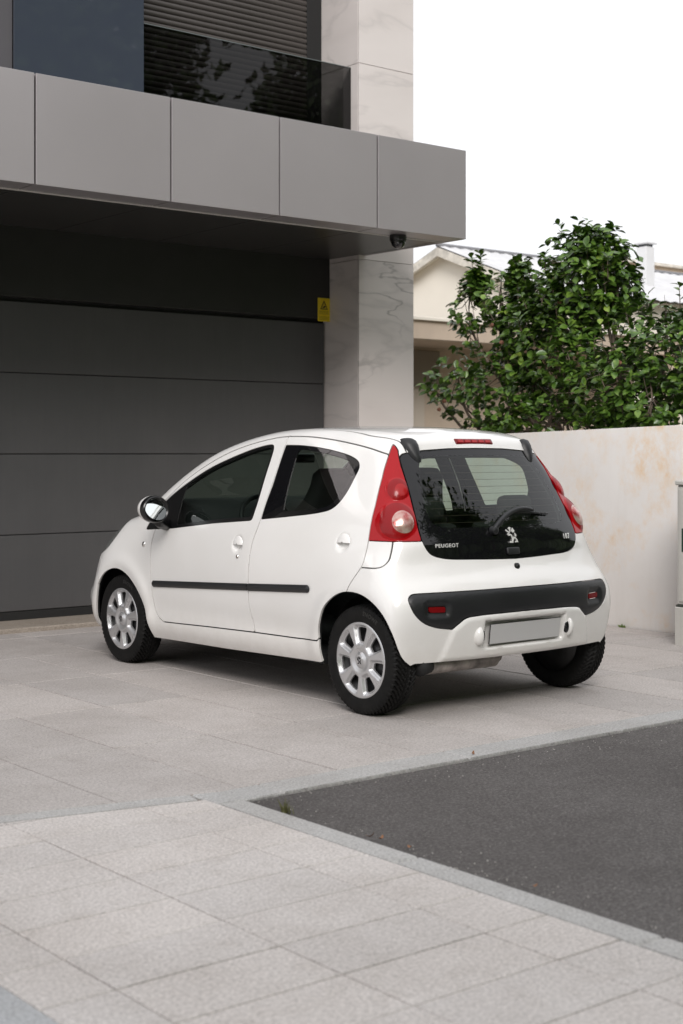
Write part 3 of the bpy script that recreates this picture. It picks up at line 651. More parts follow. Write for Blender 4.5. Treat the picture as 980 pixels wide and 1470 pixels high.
PANE_F=[(1.70,.892)]+cm([(1.69,.893),(1.303,.935),(.955,.963)])+cm([(.945,.975),(.934,1.05),(.946,1.198),(.957,1.30),(.968,1.334),(.995,1.347),(1.133,1.328),(1.315,1.280),(1.538,1.209),(1.72,1.120)])
PANE_R=cm([(.665,1.003),(.37,1.026),(.30,1.048),(.235,1.12),(.212,1.2),(.222,1.245),(.29,1.277),(.42,1.305),(.6,1.330),(.705,1.333),(.716,1.322),(.668,1.01),(.665,1.003)])
ARCH_R=[(.297,.10)]+cm([(.297,.246),(.303,.34),(.303,.398),(.288,.445),(.248,.518),(.180,.574),(.099,.611),(.012,.622),(-.079,.611),(-.166,.574),(-.235,.516),(-.271,.441),(-.283,.361),(-.287,.307),(-.292,.279)])+[(-.295,.10)]
ARCH_F=[(2.66,.10)]+cm([(2.656,.20),(2.646,.27),(2.618,.391),(2.578,.484),(2.509,.551),(2.412,.588),(2.327,.592),(2.232,.565),(2.15,.514),(2.085,.45),(2.028,.358),(1.998,.27),(1.986,.21)])+[(1.975,.10)]
HEAD=cm([(2.345,.892),(2.43,.79),(2.51,.715),(2.63,.665),(2.78,.655),(2.86,.69),(2.80,.76),(2.62,.845),(2.48,.895),(2.345,.892)])
BUMP_R=[(-.7,.90),(-.165,.90)]+cm([(-.165,.873),(-.173,.821),(-.176,.78),(-.158,.753),(-.033,.744)])+[(.017,.671),(.052,.610),(.1,.55),(.1,.05),(-.7,.05)]
BUMP_F=[(2.60,.05),(2.60,.42),(2.56,.56),(2.56,.63),(2.64,.655),(2.78,.648),(3.2,.64),(3.2,.05)]
HATCH=[(-.2,1.341),(0,1.341),(.2,1.339),(.368,1.329),(.46,1.317)]+cm([(.49,1.311),(.508,1.296),(.522,1.25),(.538,1.126),(.556,1.0),(.564,.92),(.562,.865),(.535,.815),(.47,.790),(.26,.777),(0,.770)])+[(-.2,.770)]
SCREEN=[(-.2,1.306),(0,1.306)]+cm([(.33,1.303),(.385,1.294),(.425,1.25),(.462,1.16),(.482,1.07),(.486,1.0),(.47,.957),(.42,.943),(.2,.936),(0,.933)])+[(-.2,.933)]
INSERT=[(-.2,.632),(0,.632),(.45,.629)]+cm([(.66,.627),(.70,.622),(.722,.600),(.708,.54),(.658,.488),(.585,.458),(.49,.443)],4)+cm([(.49,.443),(.448,.473),(.415,.494),(.35,.503),(.17,.508),(0,.510)],4)+[(-.2,.510)]
REFL=[(.527,.528),(.622,.531),(.622,.562),(.527,.560)]
VALANCE=[(-.2,.53),(.35,.505),(.42,.495),(.448,.473),(.49,.443),(.55,.28),(-.2,.28)]
# ---- materials
def paint_mat():
    m,nt,b=_nodes('white_paint'); b.inputs['Roughness'].default_value=.32; b.inputs['Coat Weight'].default_value=1.0; b.inputs['Coat Roughness'].default_value=.025
    t=tex(nt,2.2,6,.6); r=ramp(nt,t.outputs[0],[(.3,(.80,.785,.765)),(.7,(.83,.82,.805))])
    g=N(nt,'NewGeometry'); sp=N(nt,'SeparateXYZ'); nt.links.new(g.outputs['Position'],sp.inputs[0])   # road film low down on the sills
    t2=tex(nt,9,5,.7); mr=N(nt,'MapRange'); mr.inputs[1].default_value=.52; mr.inputs[2].default_value=.20; mr.inputs[3].default_value=0; mr.inputs[4].default_value=.62
    nt.links.new(sp.outputs[2],mr.inputs[0]); mu=N(nt,'Math',operation='MULTIPLY'); nt.links.new(mr.outputs[0],mu.inputs[0]); nt.links.new(t2.outputs[0],mu.inputs[1])
    c=mixc(nt,mu.outputs[0],r.outputs[0],(.50,.45,.39)); nt.links.new(c,b.inputs['Base Color'])
    return m
M_paint=paint_mat()
M_blacktrim=simple('black_trim',(.006,.006,.0065),.30,coat=.1)
M_frit=simple('black_glass',(.006,.006,.007),.03,spec=.5)
M_plastic=simple('charcoal_plastic',(.014,.0145,.016),.44,var=.10,vscale=5,bmp=.25,bscale=900,bdist=.0006)
M_liner=simple('cabin_lining',(.016,.016,.018),.85,var=.2)
M_black=simple('underbody_black',(.010,.010,.010),.8,var=.3,vscale=9)
M_glass=glass_mat('car_glass',(.58,.66,.61))
M_glass2=glass_mat('screen_glass',(.76,.85,.77))
M_chrome=simple('chrome',(.82,.81,.79),.14,metal=1)
M_badge=simple('badge_silver',(.80,.79,.77),.25,metal=.25,coat=.6)
M_silver=simple('silver_cover',(.58,.58,.59),.30,metal=.7,coat=.4,var=.04)
M_rubber=None
def rubber():
    m,nt,b=_nodes('tyre_rubber'); t=tex(nt,14,6,.7); r=ramp(nt,t.outputs[0],[(.35,(.004,.004,.004)),(.75,(.011,.0105,.010))]); nt.links.new(r.outputs[0],b.inputs['Base Color'])
    b.inputs['Roughness'].default_value=.62; b.inputs['Specular IOR Level'].default_value=.2; t2=tex(nt,300,2); bump(nt,b,t2.outputs[0],.25,.0008); return m
M_rubber=rubber()
def red_lens(name,col,w):
    m,nt,b=_nodes(name); b.inputs['Base Color'].default_value=(*col,1); b.inputs['Roughness'].default_value=.30; b.inputs['Specular IOR Level'].default_value=.2; b.inputs['Coat Weight'].default_value=.35; b.inputs['Coat Roughness'].default_value=.01
    b.inputs['Subsurface Weight'].default_value=w; b.inputs['Subsurface Radius'].default_value=(.03,.004,.004); b.inputs['Subsurface Scale'].default_value=.3
    v=tex(nt,60,2,kind='Wave'); v.bands_direction='Z'; bump(nt,b,v.outputs[0],.10,.001); return m
M_red=red_lens('red_lens',(.37,.002,.006),0.0)
M_red2=red_lens('dark_red_lens',(.16,.003,.005),0.0)
M_bowl=red_lens('lamp_bowl_red',(.25,.0015,.004),0.0)
M_redl=red_lens('bright_red_lens',(.36,.012,.014),0.0)
def clear_lens():
    m,nt,b=_nodes('clear_lens'); b.inputs['Roughness'].default_value=.12; b.inputs['Metallic'].default_value=.55; b.inputs['Coat Weight'].default_value=1; b.inputs['Coat Roughness'].default_value=.01
    w=tex(nt,70,1,kind='Wave'); w.bands_direction='X'; w.inputs['Distortion'].default_value=.6
    t=tex(nt,13,3); r=ramp(nt,t.outputs[0],[(.36,(.40,.05,.045)),(.5,(.58,.33,.29)),(.66,(.72,.58,.50))]); nt.links.new(r.outputs[0],b.inputs['Base Color']); bump(nt,b,w.outputs[0],.22,.002); return m
M_clear=clear_lens()
M_plate=simple('plate_grey',(.50,.495,.495),.45)
M_mirror=simple('mirror_silver',(.86,.9,.88),.01,metal=1)
M_seat=simple('seat_cloth',(.009,.009,.010),.9,var=.3,vscale=30)
M_headl=simple('headlamp_lens',(.23,.24,.23),.08,coat=1,metal=.4)
M_exh=simple('exhaust_steel',(.30,.27,.25),.5,metal=.55,var=.5,vscale=14)
def on_side_np(y,z):
    y=np.asarray(y,float);z=np.asarray(z,float);a=np.full(y.shape,-.95);b=np.full(y.shape,-.3)
    for _ in range(26):
        m=(a+b)/2; f=body_F(m,y,z)<0; b=np.where(f,m,b); a=np.where(f,a,m)
    return b
def on_side(y,z): return float(on_side_np([y],[z])[0])
# ---- assemble
car=empty('parked_car',(0,0,0)); tag(car,'white five-door hatchback parked nose to the dark garage door','car')
S=nets(.011); S=clip(S,S[0][:,0]); S[0][np.abs(S[0][:,0])<1e-9,0]=0
ZB=lambda y: np.interp(y,[-.5,-.30,-.26,.29,.31,1.2,1.98,2.65,2.70,3.1],[.283,.283,.24,.24,.232,.206,.193,.193,.20,.215])
S=clip(S,ZB(S[0][:,1])-S[0][:,2])
S_all=S
for A in (ARCH_R,ARCH_F): S=clip(S,-poly_sdf(S[0][:,1],S[0][:,2],A))
G=.0068
P={}
P['win_f'],S=split(S,side(WIN_F),.003); P['win_r'],S=split(S,side(WIN_R),.003)
def lampd(V):
    xr=np.interp(V[:,2],[.86,.92,1.0,1.126,1.25,1.296,1.33],[.566,.568,.560,.542,.526,.512,.500])
    return np.maximum(np.maximum(V[:,1]-np.interp(V[:,2],LAMP_Z,LAMP_Y),xr-np.abs(V[:,0])),.876-V[:,2])
P['lamp'],S=split(S,lampd,.005); P['lamp']=refine(P['lamp'])
P['hatch'],S=split(S,rear(HATCH,.3),.005)
P['head'],S=split(S,lambda V:np.maximum(side(HEAD)(V),.42-np.abs(V[:,0])),.004)
WS=[(-.2,1.385),(.30,1.378),(.46,1.36),(.505,1.33),(.60,1.13),(.635,1.03),(.60,1.005),(.3,1.02),(-.2,1.03)]
P['wscreen'],S=split(S,lambda V:np.maximum(poly_sdf(np.abs(V[:,0]),V[:,2],WS),1.3-V[:,1]),.004)
P['bonnet'],S=split(S,lambda V:np.maximum(poly_sdf(np.abs(V[:,0]),V[:,1],[(-.2,2.24),(.52,2.20),(.60,2.3),(.50,2.62),(.36,2.80),(-.2,2.86)]),.68-V[:,2]),G)
P['door_f'],S=split(S,side(DOOR_F),G); P['door_r'],S=split(S,side(DOOR_R),G)
def roofd(V):
    e=.512-.048*(1-sstep(-.02,.26,V[:,1])); return np.maximum(np.maximum(np.abs(V[:,0])-e,1.30-V[:,2]),V[:,1]-1.46)
P['roof'],S=split(S,roofd,.008)
P['bumper'],S=split(S,lambda V:np.maximum(side(BUMP_R)(V),V[:,1]-.2),G)
P['fbumper'],S=split(S,side(BUMP_F),G)
P['body']=S
insd=rear(INSERT,-.1); P['insert'],P['bumper']=split(P['bumper'],insd,.004)
P['refl'],P['insert']=split(P['insert'],rear(REFL,-.1),.003)
panel('body_shell',P['body'],M_paint,car,both=True)
panel('roof_panel',P['roof'],M_paint,car,both=True)
panel('bonnet',P['bonnet'],M_paint,car,both=True)
ws=panel('windscreen',P['wscreen'],M_glass2,car,both=True,inset=.004,th=.004)
fb=panel('bumper',P['fbumper'],M_paint,car,both=True)
def bumper_disp(V,Nn):
    x=np.abs(V[:,0]);z=V[:,2]; m=(V[:,1]<-.15)
    v=poly_sdf(x,z,VALANCE); out=.012*sstep(.004,-.018,v)*m
    rx=np.maximum(np.maximum(x-.292,.336-z),z-.474); rec=.040*sstep(.004,-.014,rx)*m
    D=np.zeros_like(V); D[:,1]=-out+rec; return D
rb=panel('bumper',P['bumper'],M_paint,car,both=True,disp=bumper_disp,th=.02)
ins=panel('bumper_insert',P['insert'],M_plastic,rb,both=True,disp=lambda V,Nn: -.002*Nn+Nn*(.004*sstep(0,-.02,poly_sdf(np.abs(V[:,0]),V[:,2],INSERT)))[:,None]-Nn*(.014*sstep(.030,.004,poly_sdf(np.abs(V[:,0]),V[:,2],REFL)))[:,None])
for mi in (0,1):
    panel('reflector',P['refl'],M_red2,rb,mirror=mi,inset=.010)
    # headlamps, tail lamps
    h=panel('headlamp',P['head'],M_headl,car,mirror=mi,inset=.001)
    D1=(-.600,-.085,1.143); D2=(-.650,-.135,.975)
    def lamp_disp(V,Nn):
        a=np.linalg.norm((V-np.array(D1))*[1,1,1],axis=1)/.070; b=np.linalg.norm((V-np.array(D2)),axis=1)/.108
        h1=.017*np.clip(1-a**2,0,1)**.95; h2=.028*np.clip(1-b**2,0,1)**.95
        dirn=Nn*.55+np.array([-.30,-.52,0]); dirn/=np.linalg.norm(dirn,axis=1,keepdims=True)
        return dirn*np.maximum(h1,h2)[:,None]
    lamp=panel('tail_lamp',P['lamp'],M_red,car,mirror=mi,disp=lamp_disp,th=.03)
    # lens of each bulb behind the domes
    for nm,cc,rr,mt,hh in (('lamp_bowl',(-.648,-.138,.975),.088,M_bowl,.0),('lamp_bowl',(-.597,-.088,1.142),.058,M_bowl,.0),('reversing_lens',(-.632,-.163,.970),.055,M_clear,.0),('stop_lens',(-.587,-.100,1.139),.036,M_redl,.0)):
        d=lambda V: np.linalg.norm((V-np.array(cc))*[1,1,.86],axis=1)-rr
        piece=clip(P['lamp'],d(P['lamp'][0]))
        panel(nm,piece,mt,lamp,mirror=mi,disp=lambda V,Nn: lamp_disp(V,Nn)+(Nn*.55+np.array([-.30,-.52,0]))*((.0012 if nm!='lamp_bowl' else .0005)+(.004 if nm=='reversing_lens' else .0)*np.sqrt(np.clip(1-(np.linalg.norm(V-np.array(cc),axis=1)/rr)**2,0,1)))[:,None],th=.004)
    # side glazing
    pf,fr=split(P['win_f'],side(PANE_F),.0); pr,rr_=split(P['win_r'],side(PANE_R),.0)
    def handle_disp(cy,cz,r):
        def f(V,Nn):
            d=np.hypot(V[:,1]-cy,V[:,2]-cz); return -Nn*(.018*sstep(r,r*.55,d))[:,None]
        return f
    for nm,pc,glz,frame,hc in (('door',P['door_f'],pf,fr,(1.035,.808)),('door',P['door_r'],pr,rr_,(.140,.860))):
        dr=panel(nm,pc,M_paint,car,mirror=mi,disp=handle_disp(hc[0],hc[1],.050) if mi==0 else None)
        panel('window_glass',glz,M_glass,dr,mirror=mi,inset=.006,th=.004)
        panel('window_frame',frame,M_blacktrim if nm=='door' and pc is P['door_f'] else M_frit,dr,mirror=mi,inset=.002,th=.006)
        # half-round pull handle: a flat-bottomed flap over a scooped recess
        V=[];Fc=[];nr,na=6,18; sx=1 if mi==0 else -1
        for lay in range(nr+1):
            q=lay/nr; rad=.047*math.cos(q*math.pi/2*.92); hh=.011*math.sin(q*math.pi/2)
            for a in range(na+1):
                w=math.pi*a/na; yy=hc[0]+math.cos(w)*rad; zz=hc[1]-.001+math.sin(w)*rad*1.02
                V.append((-hh+.004,yy,zz))
        for l in range(nr):
            for a in range(na):
                i=l*(na+1)+a; f=(i,i+1,i+na+2,i+na+1); Fc.append(f if mi else f[::-1])
        V=np.array(V); V[:,0]=(V[:,0]+on_side_np(V[:,1],V[:,2]))*sx
        # underside of the flap
        for l in range(nr+1): pass
        Fc.append(tuple(l*(na+1) for l in range(nr+1))+tuple(l*(na+1)+na for l in range(nr,-1,-1)))
        me=mesh_np('door_handle',V,Fc); me.set_sharp_from_angle(angle=R(40)); obj('door_handle',me,M_paint,dr)
        # rubbing strip
        sa,sb,sw_=((1.917,.5265),(.85,.5825),.0195) if pc is P['door_f'] else ((.99,.5745),(.383,.6085),.0205)
        def capd(V):
            ex,ey=sb[0]-sa[0],sb[1]-sa[1]; t=np.clip(((V[:,1]-sa[0])*ex+(V[:,2]-sa[1])*ey)/(ex*ex+ey*ey),0,1)
            return np.hypot(V[:,1]-sa[0]-ex*t,V[:,2]-sa[1]-ey*t)-sw_
        stp=clip(refine(clip(pc,capd(pc[0])-.03)),capd(refine(clip(pc,capd(pc[0])-.03))[0]))
        panel('side_moulding',stp,M_plastic,dr,mirror=mi,disp=lambda V,Nn: Nn*(.003+.011*np.sqrt(sstep(.001,-.016,capd(V))))[:,None],th=.012)
        if pc is P['door_f']:
            k=lathe('door_lock',[(.004,.0),(.004,.010),(.0,.013),(-.006,.013)],M_chrome,dr,16,'x'); k.location=(sx*on_side(1.027,.740),1.027,.740); k.scale=(-sx,1,1)
            k2=lathe('side_repeater',[(.008,0),(.007,.010),(.004,.016),(0,.018),(-.01,.018)],M_chrome,car,20,'x'); k2.location=(sx*on_side(2.053,.757),2.053,.757); k2.scale=(-sx,1,1)
# ---- tailgate: an all-glass hatch, black round its edge
scr,frit=split(P['hatch'],rear(SCREEN,.3),0)
tg=panel('tailgate',frit,M_frit,car,both=True,inset=.003,th=.008)
panel('rear_window',scr,M_glass2,tg,both=True,inset=.003,th=.004)
def on_rear_np(x,z):
    x=np.asarray(x,float);z=np.asarray(z,float);a=np.full(x.shape,-.6);b=np.full(x.shape,.4)
    for _ in range(26):
        m=(a+b)/2; f=body_F(x,m,z)<0; b=np.where(f,m,b); a=np.where(f,a,m)
    p=np.stack([x,b,z],1); return p,normals_of(p)
def on_rear(x,z):
    p,n=on_rear_np([x],[z]); return Vector(p[0]),Vector(n[0])
def wrap_rear(me,x0,z0,lift):
    """lay a flat mesh (x right, y up, z out) on the rear of the body"""
    co=np.empty(len(me.vertices)*3); me.vertices.foreach_get('co',co); co=co.reshape(-1,3)
    p,n=on_rear_np(x0+co[:,0],z0+co[:,1]); co=p+n*(lift+co[:,2])[:,None]; me.vertices.foreach_set('co',co.ravel())
    me.update(); return me
# heater lines
hl=[]
for k in range(9):
    z=.965+k*.036; w=np.interp(z,[.95,1.07,1.25,1.3],[.44,.455,.40,.36]); pth=[]
    for x in np.linspace(-w,w,13):
        p,n=on_rear(x,z); pth.append(p-n*.0085)
    hl.append(pth)
V=[];Fc=[]
for pth in hl:
    a,b=tube_np(pth,.0009,4); o=len(V); V+=a; Fc+=[tuple(i+o for i in f) for f in b]
obj('heater_wires',mesh_np('heater_wires',V,Fc),simple('wire_brown',(.05,.03,.02),.6),tg)
me=text_mesh('PEUGEOT',.0265,.0012,'CENTER',.10,.0002)
wd=max(v.co.x for v in me.vertices)-min(v.co.x for v in me.vertices)
for v in me.vertices: v.co.x*=.138/wd
obj('name_badge',wrap_rear(me,-.431,.850,.0005),M_badge,tg)
me=text_mesh('107',.038,.0012,'CENTER',.10,.0006); obj('model_badge',wrap_rear(me,.456,.866,.0005),M_badge,tg)
# lion badge: body, mane, paws as a stencilled emblem
LQ=[[(460,355),(500,330),(525,345),(510,366),(492,418),(474,400),(490,375),(470,370)],[(400,380),(420,368),(447,398),(484,420),(470,434),(428,412)],[(415,447),(440,430),(466,440),(502,455),(517,490),(510,540),(494,505),(490,472),(440,477)],
 [(524,378),(560,345),(586,402),(562,422),(540,428),(516,402)],[(576,428),(602,470),(582,502),(570,480)],[(500,520),(545,488),(562,510),(522,552),(506,597),(443,592),(450,563),(490,565)],[(547,493),(577,510),(606,550),(613,590),(553,590),(560,568),(585,560),(558,520)]]
LION=[[((u-400)/213,(600-v)/270) for u,v in q] for q in LQ]
bm=bmesh.new()
for L in LION:
    A=[bm.verts.new(((x-.5)*.076,(y-.5)*.082,0)) for x,y in L]; B=[bm.verts.new(((x-.5)*.076,(y-.5)*.082,.004)) for x,y in L]
    bm.faces.new(B); n=len(A)
    for i in range(n): bm.faces.new((A[i],A[(i+1)%n],B[(i+1)%n],B[i]))
bmesh.ops.triangulate(bm,faces=bm.faces)
em=obj('emblem',wrap_rear(bm_mesh('emblem',bm),.004,.889,.0005),M_badge,tg); em['kind']='stuff'
# hatch pull and lock
bm=bmesh.new(); add_box(bm,(-.046,-.019,-.004),(.046,.019,.010),.009,3); bmesh.ops.subdivide_edges(bm,edges=bm.edges,cuts=1)
obj('hatch_pull',wrap_rear(bm_mesh('hatch_pull',bm,angle=50),-.002,.809,.0),M_plastic,tg)
p,n=on_rear(-.004,.730); k=lathe('hatch_lock',[(.010,0),(.010,.010),(.006,.014),(.004,.0185),(-.01,.0185)],M_blacktrim,rb,20,'y'); k.location=p; k.scale=(1,-1,1)
# wiper
wp=empty('wiper',(0,0,0),parent=car)
def rp(x,z,l): p,n=on_rear(x,z); return p+n*l
arm=[rp(-.121,.917,.020),rp(-.073,.949,.024),rp(-.025,.975,.026),rp(.037,.998,.026),rp(.102,1.010,.026),rp(.154,1.011,.025),rp(.211,1.003,.022)]
tube('wiper_arm',[tuple(q) for q in catmull([tuple(a) for a in arm],5)],[.0145]*8+[.0135]*8+list(np.linspace(.0130,.008,15)),M_plastic,wp,8)
bl=[tuple(rp(x,np.interp(x,[-.10,.10,.35],[1.0,1.005,.985]),.008)) for x in np.linspace(.04,.345,12)]
tube('wiper_blade',bl,list(np.linspace(.008,.005,12)),M_plastic,wp,6)
k=lathe('wiper_pivot',[(.034,0),(.034,.012),(.028,.020),(0,.022)],M_plastic,wp,18,'y'); k.location=rp(-.121,.917,0); k.scale=(1,-1,1)
# spoiler strip brake light and hinge covers
bm=bmesh.new(); add_box(bm,(-.137,-.014,-.004),(.137,.014,.006),.006,2)
bl=obj('brake_light',wrap_rear(bm_mesh('brake_light',bm,angle=50),0,1.376,.0),M_red2,car)
bm=bmesh.new()
for k in range(5): add_box(bm,(-.118+k*.05,-.007,.0),(-.082+k*.05,.007,.0072),.001)
obj('brake_light_element',wrap_rear(bm_mesh('element',bm),0,1.376,.0),M_redl,bl)
def hinge(sx):
    # wedge-shaped plastic cover from the roof edge down on to the glass, built as a small lofted dome
    prof=[(1.386,.388,.462),(1.372,.384,.470),(1.350,.380,.468),(1.325,.384,.460),(1.300,.390,.448),(1.280,.396,.434),(1.268,.402,.424)]; V=[];Fc=[]; n=9
    for i,(z,xa,xb) in enumerate(prof):
        for k in range(n):
            t=k/(n-1); x=xa+(xb-xa)*t; e=math.sin(math.pi*t)**.45; f=[.55,1,1.0,.92,.75,.5,.15][i]; p,q=on_rear(x,z); v=p+q*(-.004+.026*e*f); V.append((v.x*sx,v.y,v.z))
    for i in range(len(prof)-1):
        for k in range(n-1): a=i*n+k; Fc.append((a,a+1,a+n+1,a+n))
    me=mesh_np('hinge_cover',V,Fc); bm=bmesh.new(); bm.from_mesh(me); bmesh.ops.recalc_face_normals(bm,faces=bm.faces); bm.to_mesh(me); bm.free(); me.shade_smooth()
    obj('hinge_cover',me,M_plastic,car)
hinge(-1); hinge(1)
# number plate, its lamps
pl_=empty('number_plate',(0,-.3950,.404),parent=rb); pl_.rotation_euler=(R(7),0,0)
box('plate',(-.258,-.004,-.053),(.258,.002,.053),M_blacktrim,pl_,.003)
box('plate_face',(-.2545,-.0062,-.0495),(.2545,-.003,.0495),M_plate,pl_)
bpy.context.view_layer.update()
for sx in (-1,1):
    V,Fc=[],[]; nu,nv=14,10
    for i in range(nu+1):
        for j in range(nv+1):
            u=math.pi*i/nu; v=math.pi*j/nv
            V.append((sx*.324+.036*math.cos(u)*1.0*(1 if sx*math.cos(u)>0 else .35),-.385-.040*math.sin(u)*math.sin(v),.402+.052*math.sin(u)*math.cos(v)))
    for i in range(nu):
        for j in range(nv): a=i*(nv+1)+j; Fc.append((a,a+1,a+nv+2,a+nv+1))
    me=mesh_np('plate_lamp',V,Fc); bm=bmesh.new(); bm.from_mesh(me); bmesh.ops.recalc_face_normals(bm,faces=bm.faces); bm.to_mesh(me); bm.free()
    obj('plate_lamp_housing',me,M_paint,rb)
    k=lathe('plate_lamp_lens',[(.012,0),(.010,.026),(.004,.034),(-.01,.036)],M_frit,rb,20,'x'); k.location=(sx*.3055,-.387,.402); k.scale=(-sx,.68,1.0)
# ---- mirrors
for mi,sx in ((0,1),(1,-1)):
    dm=empty('door_mirror',(0,0,0),parent=car); c=Vector((-.915*sx,1.70,.984))
    def ring(prof,name,mat,flat=None):
        V=[];Fc=[];n=36;m=len(prof)
        for yy,rr in prof:
            for k in range(n):
                w=2*math.pi*k/n; ex=1.08 if math.cos(w)*sx<0 else 1.0
                V.append((c.x+rr*1.08*math.cos(w)*ex,c.y+yy+.10*rr*math.cos(w)*sx+(.50 if name=='mirror_glass' else .06)*rr*math.sin(w),c.z+rr*.93*math.sin(w)))
        for i in range(m-1):
            for k in range(n): Fc.append((i*n+k,i*n+(k+1)%n,(i+1)*n+(k+1)%n,(i+1)*n+k))
        if flat: Fc.append(tuple(range(n)))
        me=mesh_np(name,V,Fc); bm=bmesh.new(); bm.from_mesh(me); bmesh.ops.recalc_face_normals(bm,faces=bm.faces); bm.to_mesh(me); bm.free(); me.shade_smooth(); me.set_sharp_from_angle(angle=R(35)); return obj(name,me,mat,dm)
    ring([(.012,.064),(.002,.070),(-.003,.078),(.002,.0835),(.016,.0865),(.034,.0865)],'mirror_bezel',M_blacktrim)
    ring([(.030,.0860),(.050,.0865),(.075,.080),(.100,.060),(.115,.034),(.119,.002)],'mirror_shell',M_paint)
    ring([(.010,.066),(.010,.002)],'mirror_glass',M_mirror)
    V,Fc=tube_np([(c.x+.02*sx,1.735,c.z-.062),(c.x+.055*sx,1.755,.900),(-.79*sx,1.80,.885),(-.755*sx,1.83,.885)],[.030,.030,.034,.03],10); obj('mirror_foot',mesh_np('mirror_foot',V,Fc),M_blacktrim,dm)
# ---- wheels
def tyre_mesh():
    segs,na=378,30; V=[];Fc=[]; Rr=.2785
    across=np.linspace(-.061,.061,na)
    side_o=[(.0665,.183),(.0715,.190),(.0735,.205),(.0775,.228),(.0768,.246),(.0735,.2625),(.0690,.2690)]
    cols=side_o+[(a,None) for a in across[::-1]]+[(-a,r) for a,r in side_o[::-1]]; m=len(cols)
    for k in range(segs):
        w=2*math.pi*k/segs
        for a,r in cols:
            if r is None:
                r=Rr-.0045*(a/.061)**2-.002*(abs(a)/.061)**6
                ph=(k/segs*63+ (abs(a)*46 if abs(a)>.010 else 0))%1
                if abs(abs(a)-.030)<.0045 or abs(a)<.0022: r-=.0075
                elif ph<.32 and abs(a)>.008: r-=.0085
            elif r>.255: 
                if (k/segs*63+.069*46)%1<.32: r-=.006
            V.append((-a,math.cos(w)*r,math.sin(w)*r))
    for k in range(segs):
        for i in range(m-1): Fc.append((k*m+i,k*m+i+1,((k+1)%segs)*m+i+1,((k+1)%segs)*m+i))
    me=mesh_np('tyre',V,Fc); bm=bmesh.new(); bm.from_mesh(me); bmesh.ops.recalc_face_normals(bm,faces=bm.faces); bm.to_mesh(me); bm.free(); me.shade_smooth(); me.set_sharp_from_angle(angle=R(38)); return me
def cover_mesh():
    nr,na=46,294; Rm=.197; rs=np.concatenate([[.0005],np.linspace(.004,Rm,nr)]); V=np.zeros((len(rs)*na,3)); rr=np.repeat(rs,na); th=np.tile(np.arange(na)/na*2*np.pi,len(rs))
    ph=((th+np.pi/2)*7/(2*np.pi)+.5)%1-.5          # spoke on the bottom: hole centre is half way round
    ph=((th+np.pi/2)*7/(2*np.pi))%1-.5
    t=ph*2*np.pi/7*rr
    def holed(r,t,gr):
        w=np.interp(r,[.06,.085,.12,.16,.18],[.009,.0215,.0325,.043,.047])+gr
        q=np.maximum(r-.171-gr*.9,.084-gr*1.3-r); p=np.abs(t)-w; k=.022
        h=np.maximum(k-np.abs(p-q),0)/k; return np.maximum(p,q)+h*h*h*k/6
    d0=holed(rr,t,0.)
    face=.0735+.004*np.cos(np.clip(rr/Rm,0,1)*np.pi*.5)-.0035*sstep(.184,.197,rr)-.010*sstep(.192,.198,rr)
    face=face-.006*sstep(.07,.045,rr)+.009*sstep(.042,.034,rr)-.004*sstep(.012,.0,np.abs(rr-.036))
    depth=.017*sstep(.0135,.0,d0+.004)
    V[:,0]=-(face-depth); V[:,1]=np.cos(th)*rr; V[:,2]=np.sin(th)*rr
    T=[]
    for i in range(len(rs)-1):
        a=i*na+np.arange(na); b=i*na+(np.arange(na)+1)%na; c=b+na; e=a+na
        T.append(np.stack([a,c,b],1)); T.append(np.stack([a,e,c],1))
    T=np.vstack(T)
    inner=holed(rr,t-.0040*np.clip((rr-.07)*10,0,1),-.0065)
    V2,T2=clip((V,T),-inner)
    me=mesh_np('wheel_cover',V2,T2.tolist()); bm=bmesh.new(); bm.from_mesh(me)
    be=[e for e in bm.edges if e.is_boundary]; r=bmesh.ops.extrude_edge_only(bm,edges=be)
    for v in r['geom']:
        if isinstance(v,bmesh.types.BMVert): v.co.x+=.010
    bmesh.ops.recalc_face_normals(bm,faces=bm.faces); bm.to_mesh(me); bm.free(); me.shade_smooth(); me.set_sharp_from_angle(angle=R(42)); return me
ty_me=tyre_mesh(); cv_me=cover_mesh()
V,Fc=lathe_np([(-.030,.0),(-.030,.05),(-.040,.075),(-.034,.10),(-.018,.15),(-.040,.176),(-.066,.188),(-.070,.196),(.06,.190),(.06,.0)],48); st_me=mesh_np('steel_wheel',V,Fc)
bm=bmesh.new(); bm.from_mesh(st_me); bmesh.ops.recalc_face_normals(bm,faces=bm.faces); bm.to_mesh(st_me); bm.free()
M_steel=simple('steel_wheel_black',(.018,.018,.019),.45,coat=.2,var=.4,vscale=20)
def sidewall_text():
    me=text_mesh('SNOWE',.030,.0012,'CENTER',0,.0008)
    for v in me.vertices:
        x,y,z=v.co; r=.2365+y; b=.36+x/.2365
        v.co=(-.0772-z,-math.sin(b)*r,math.cos(b)*r)
    me.update(); return me
txt_me=sidewall_text(); M_text=simple('sidewall_letter',(.020,.020,.019),.45)
V,Fc=lathe_np([(-.0775,0),(-.0795,.010),(-.0815,.026),(-.0805,.0285),(-.0795,.0270),(-.079,.0255),(-.079,.0)],40)
cap_me=mesh_np('hub_badge',V,Fc)
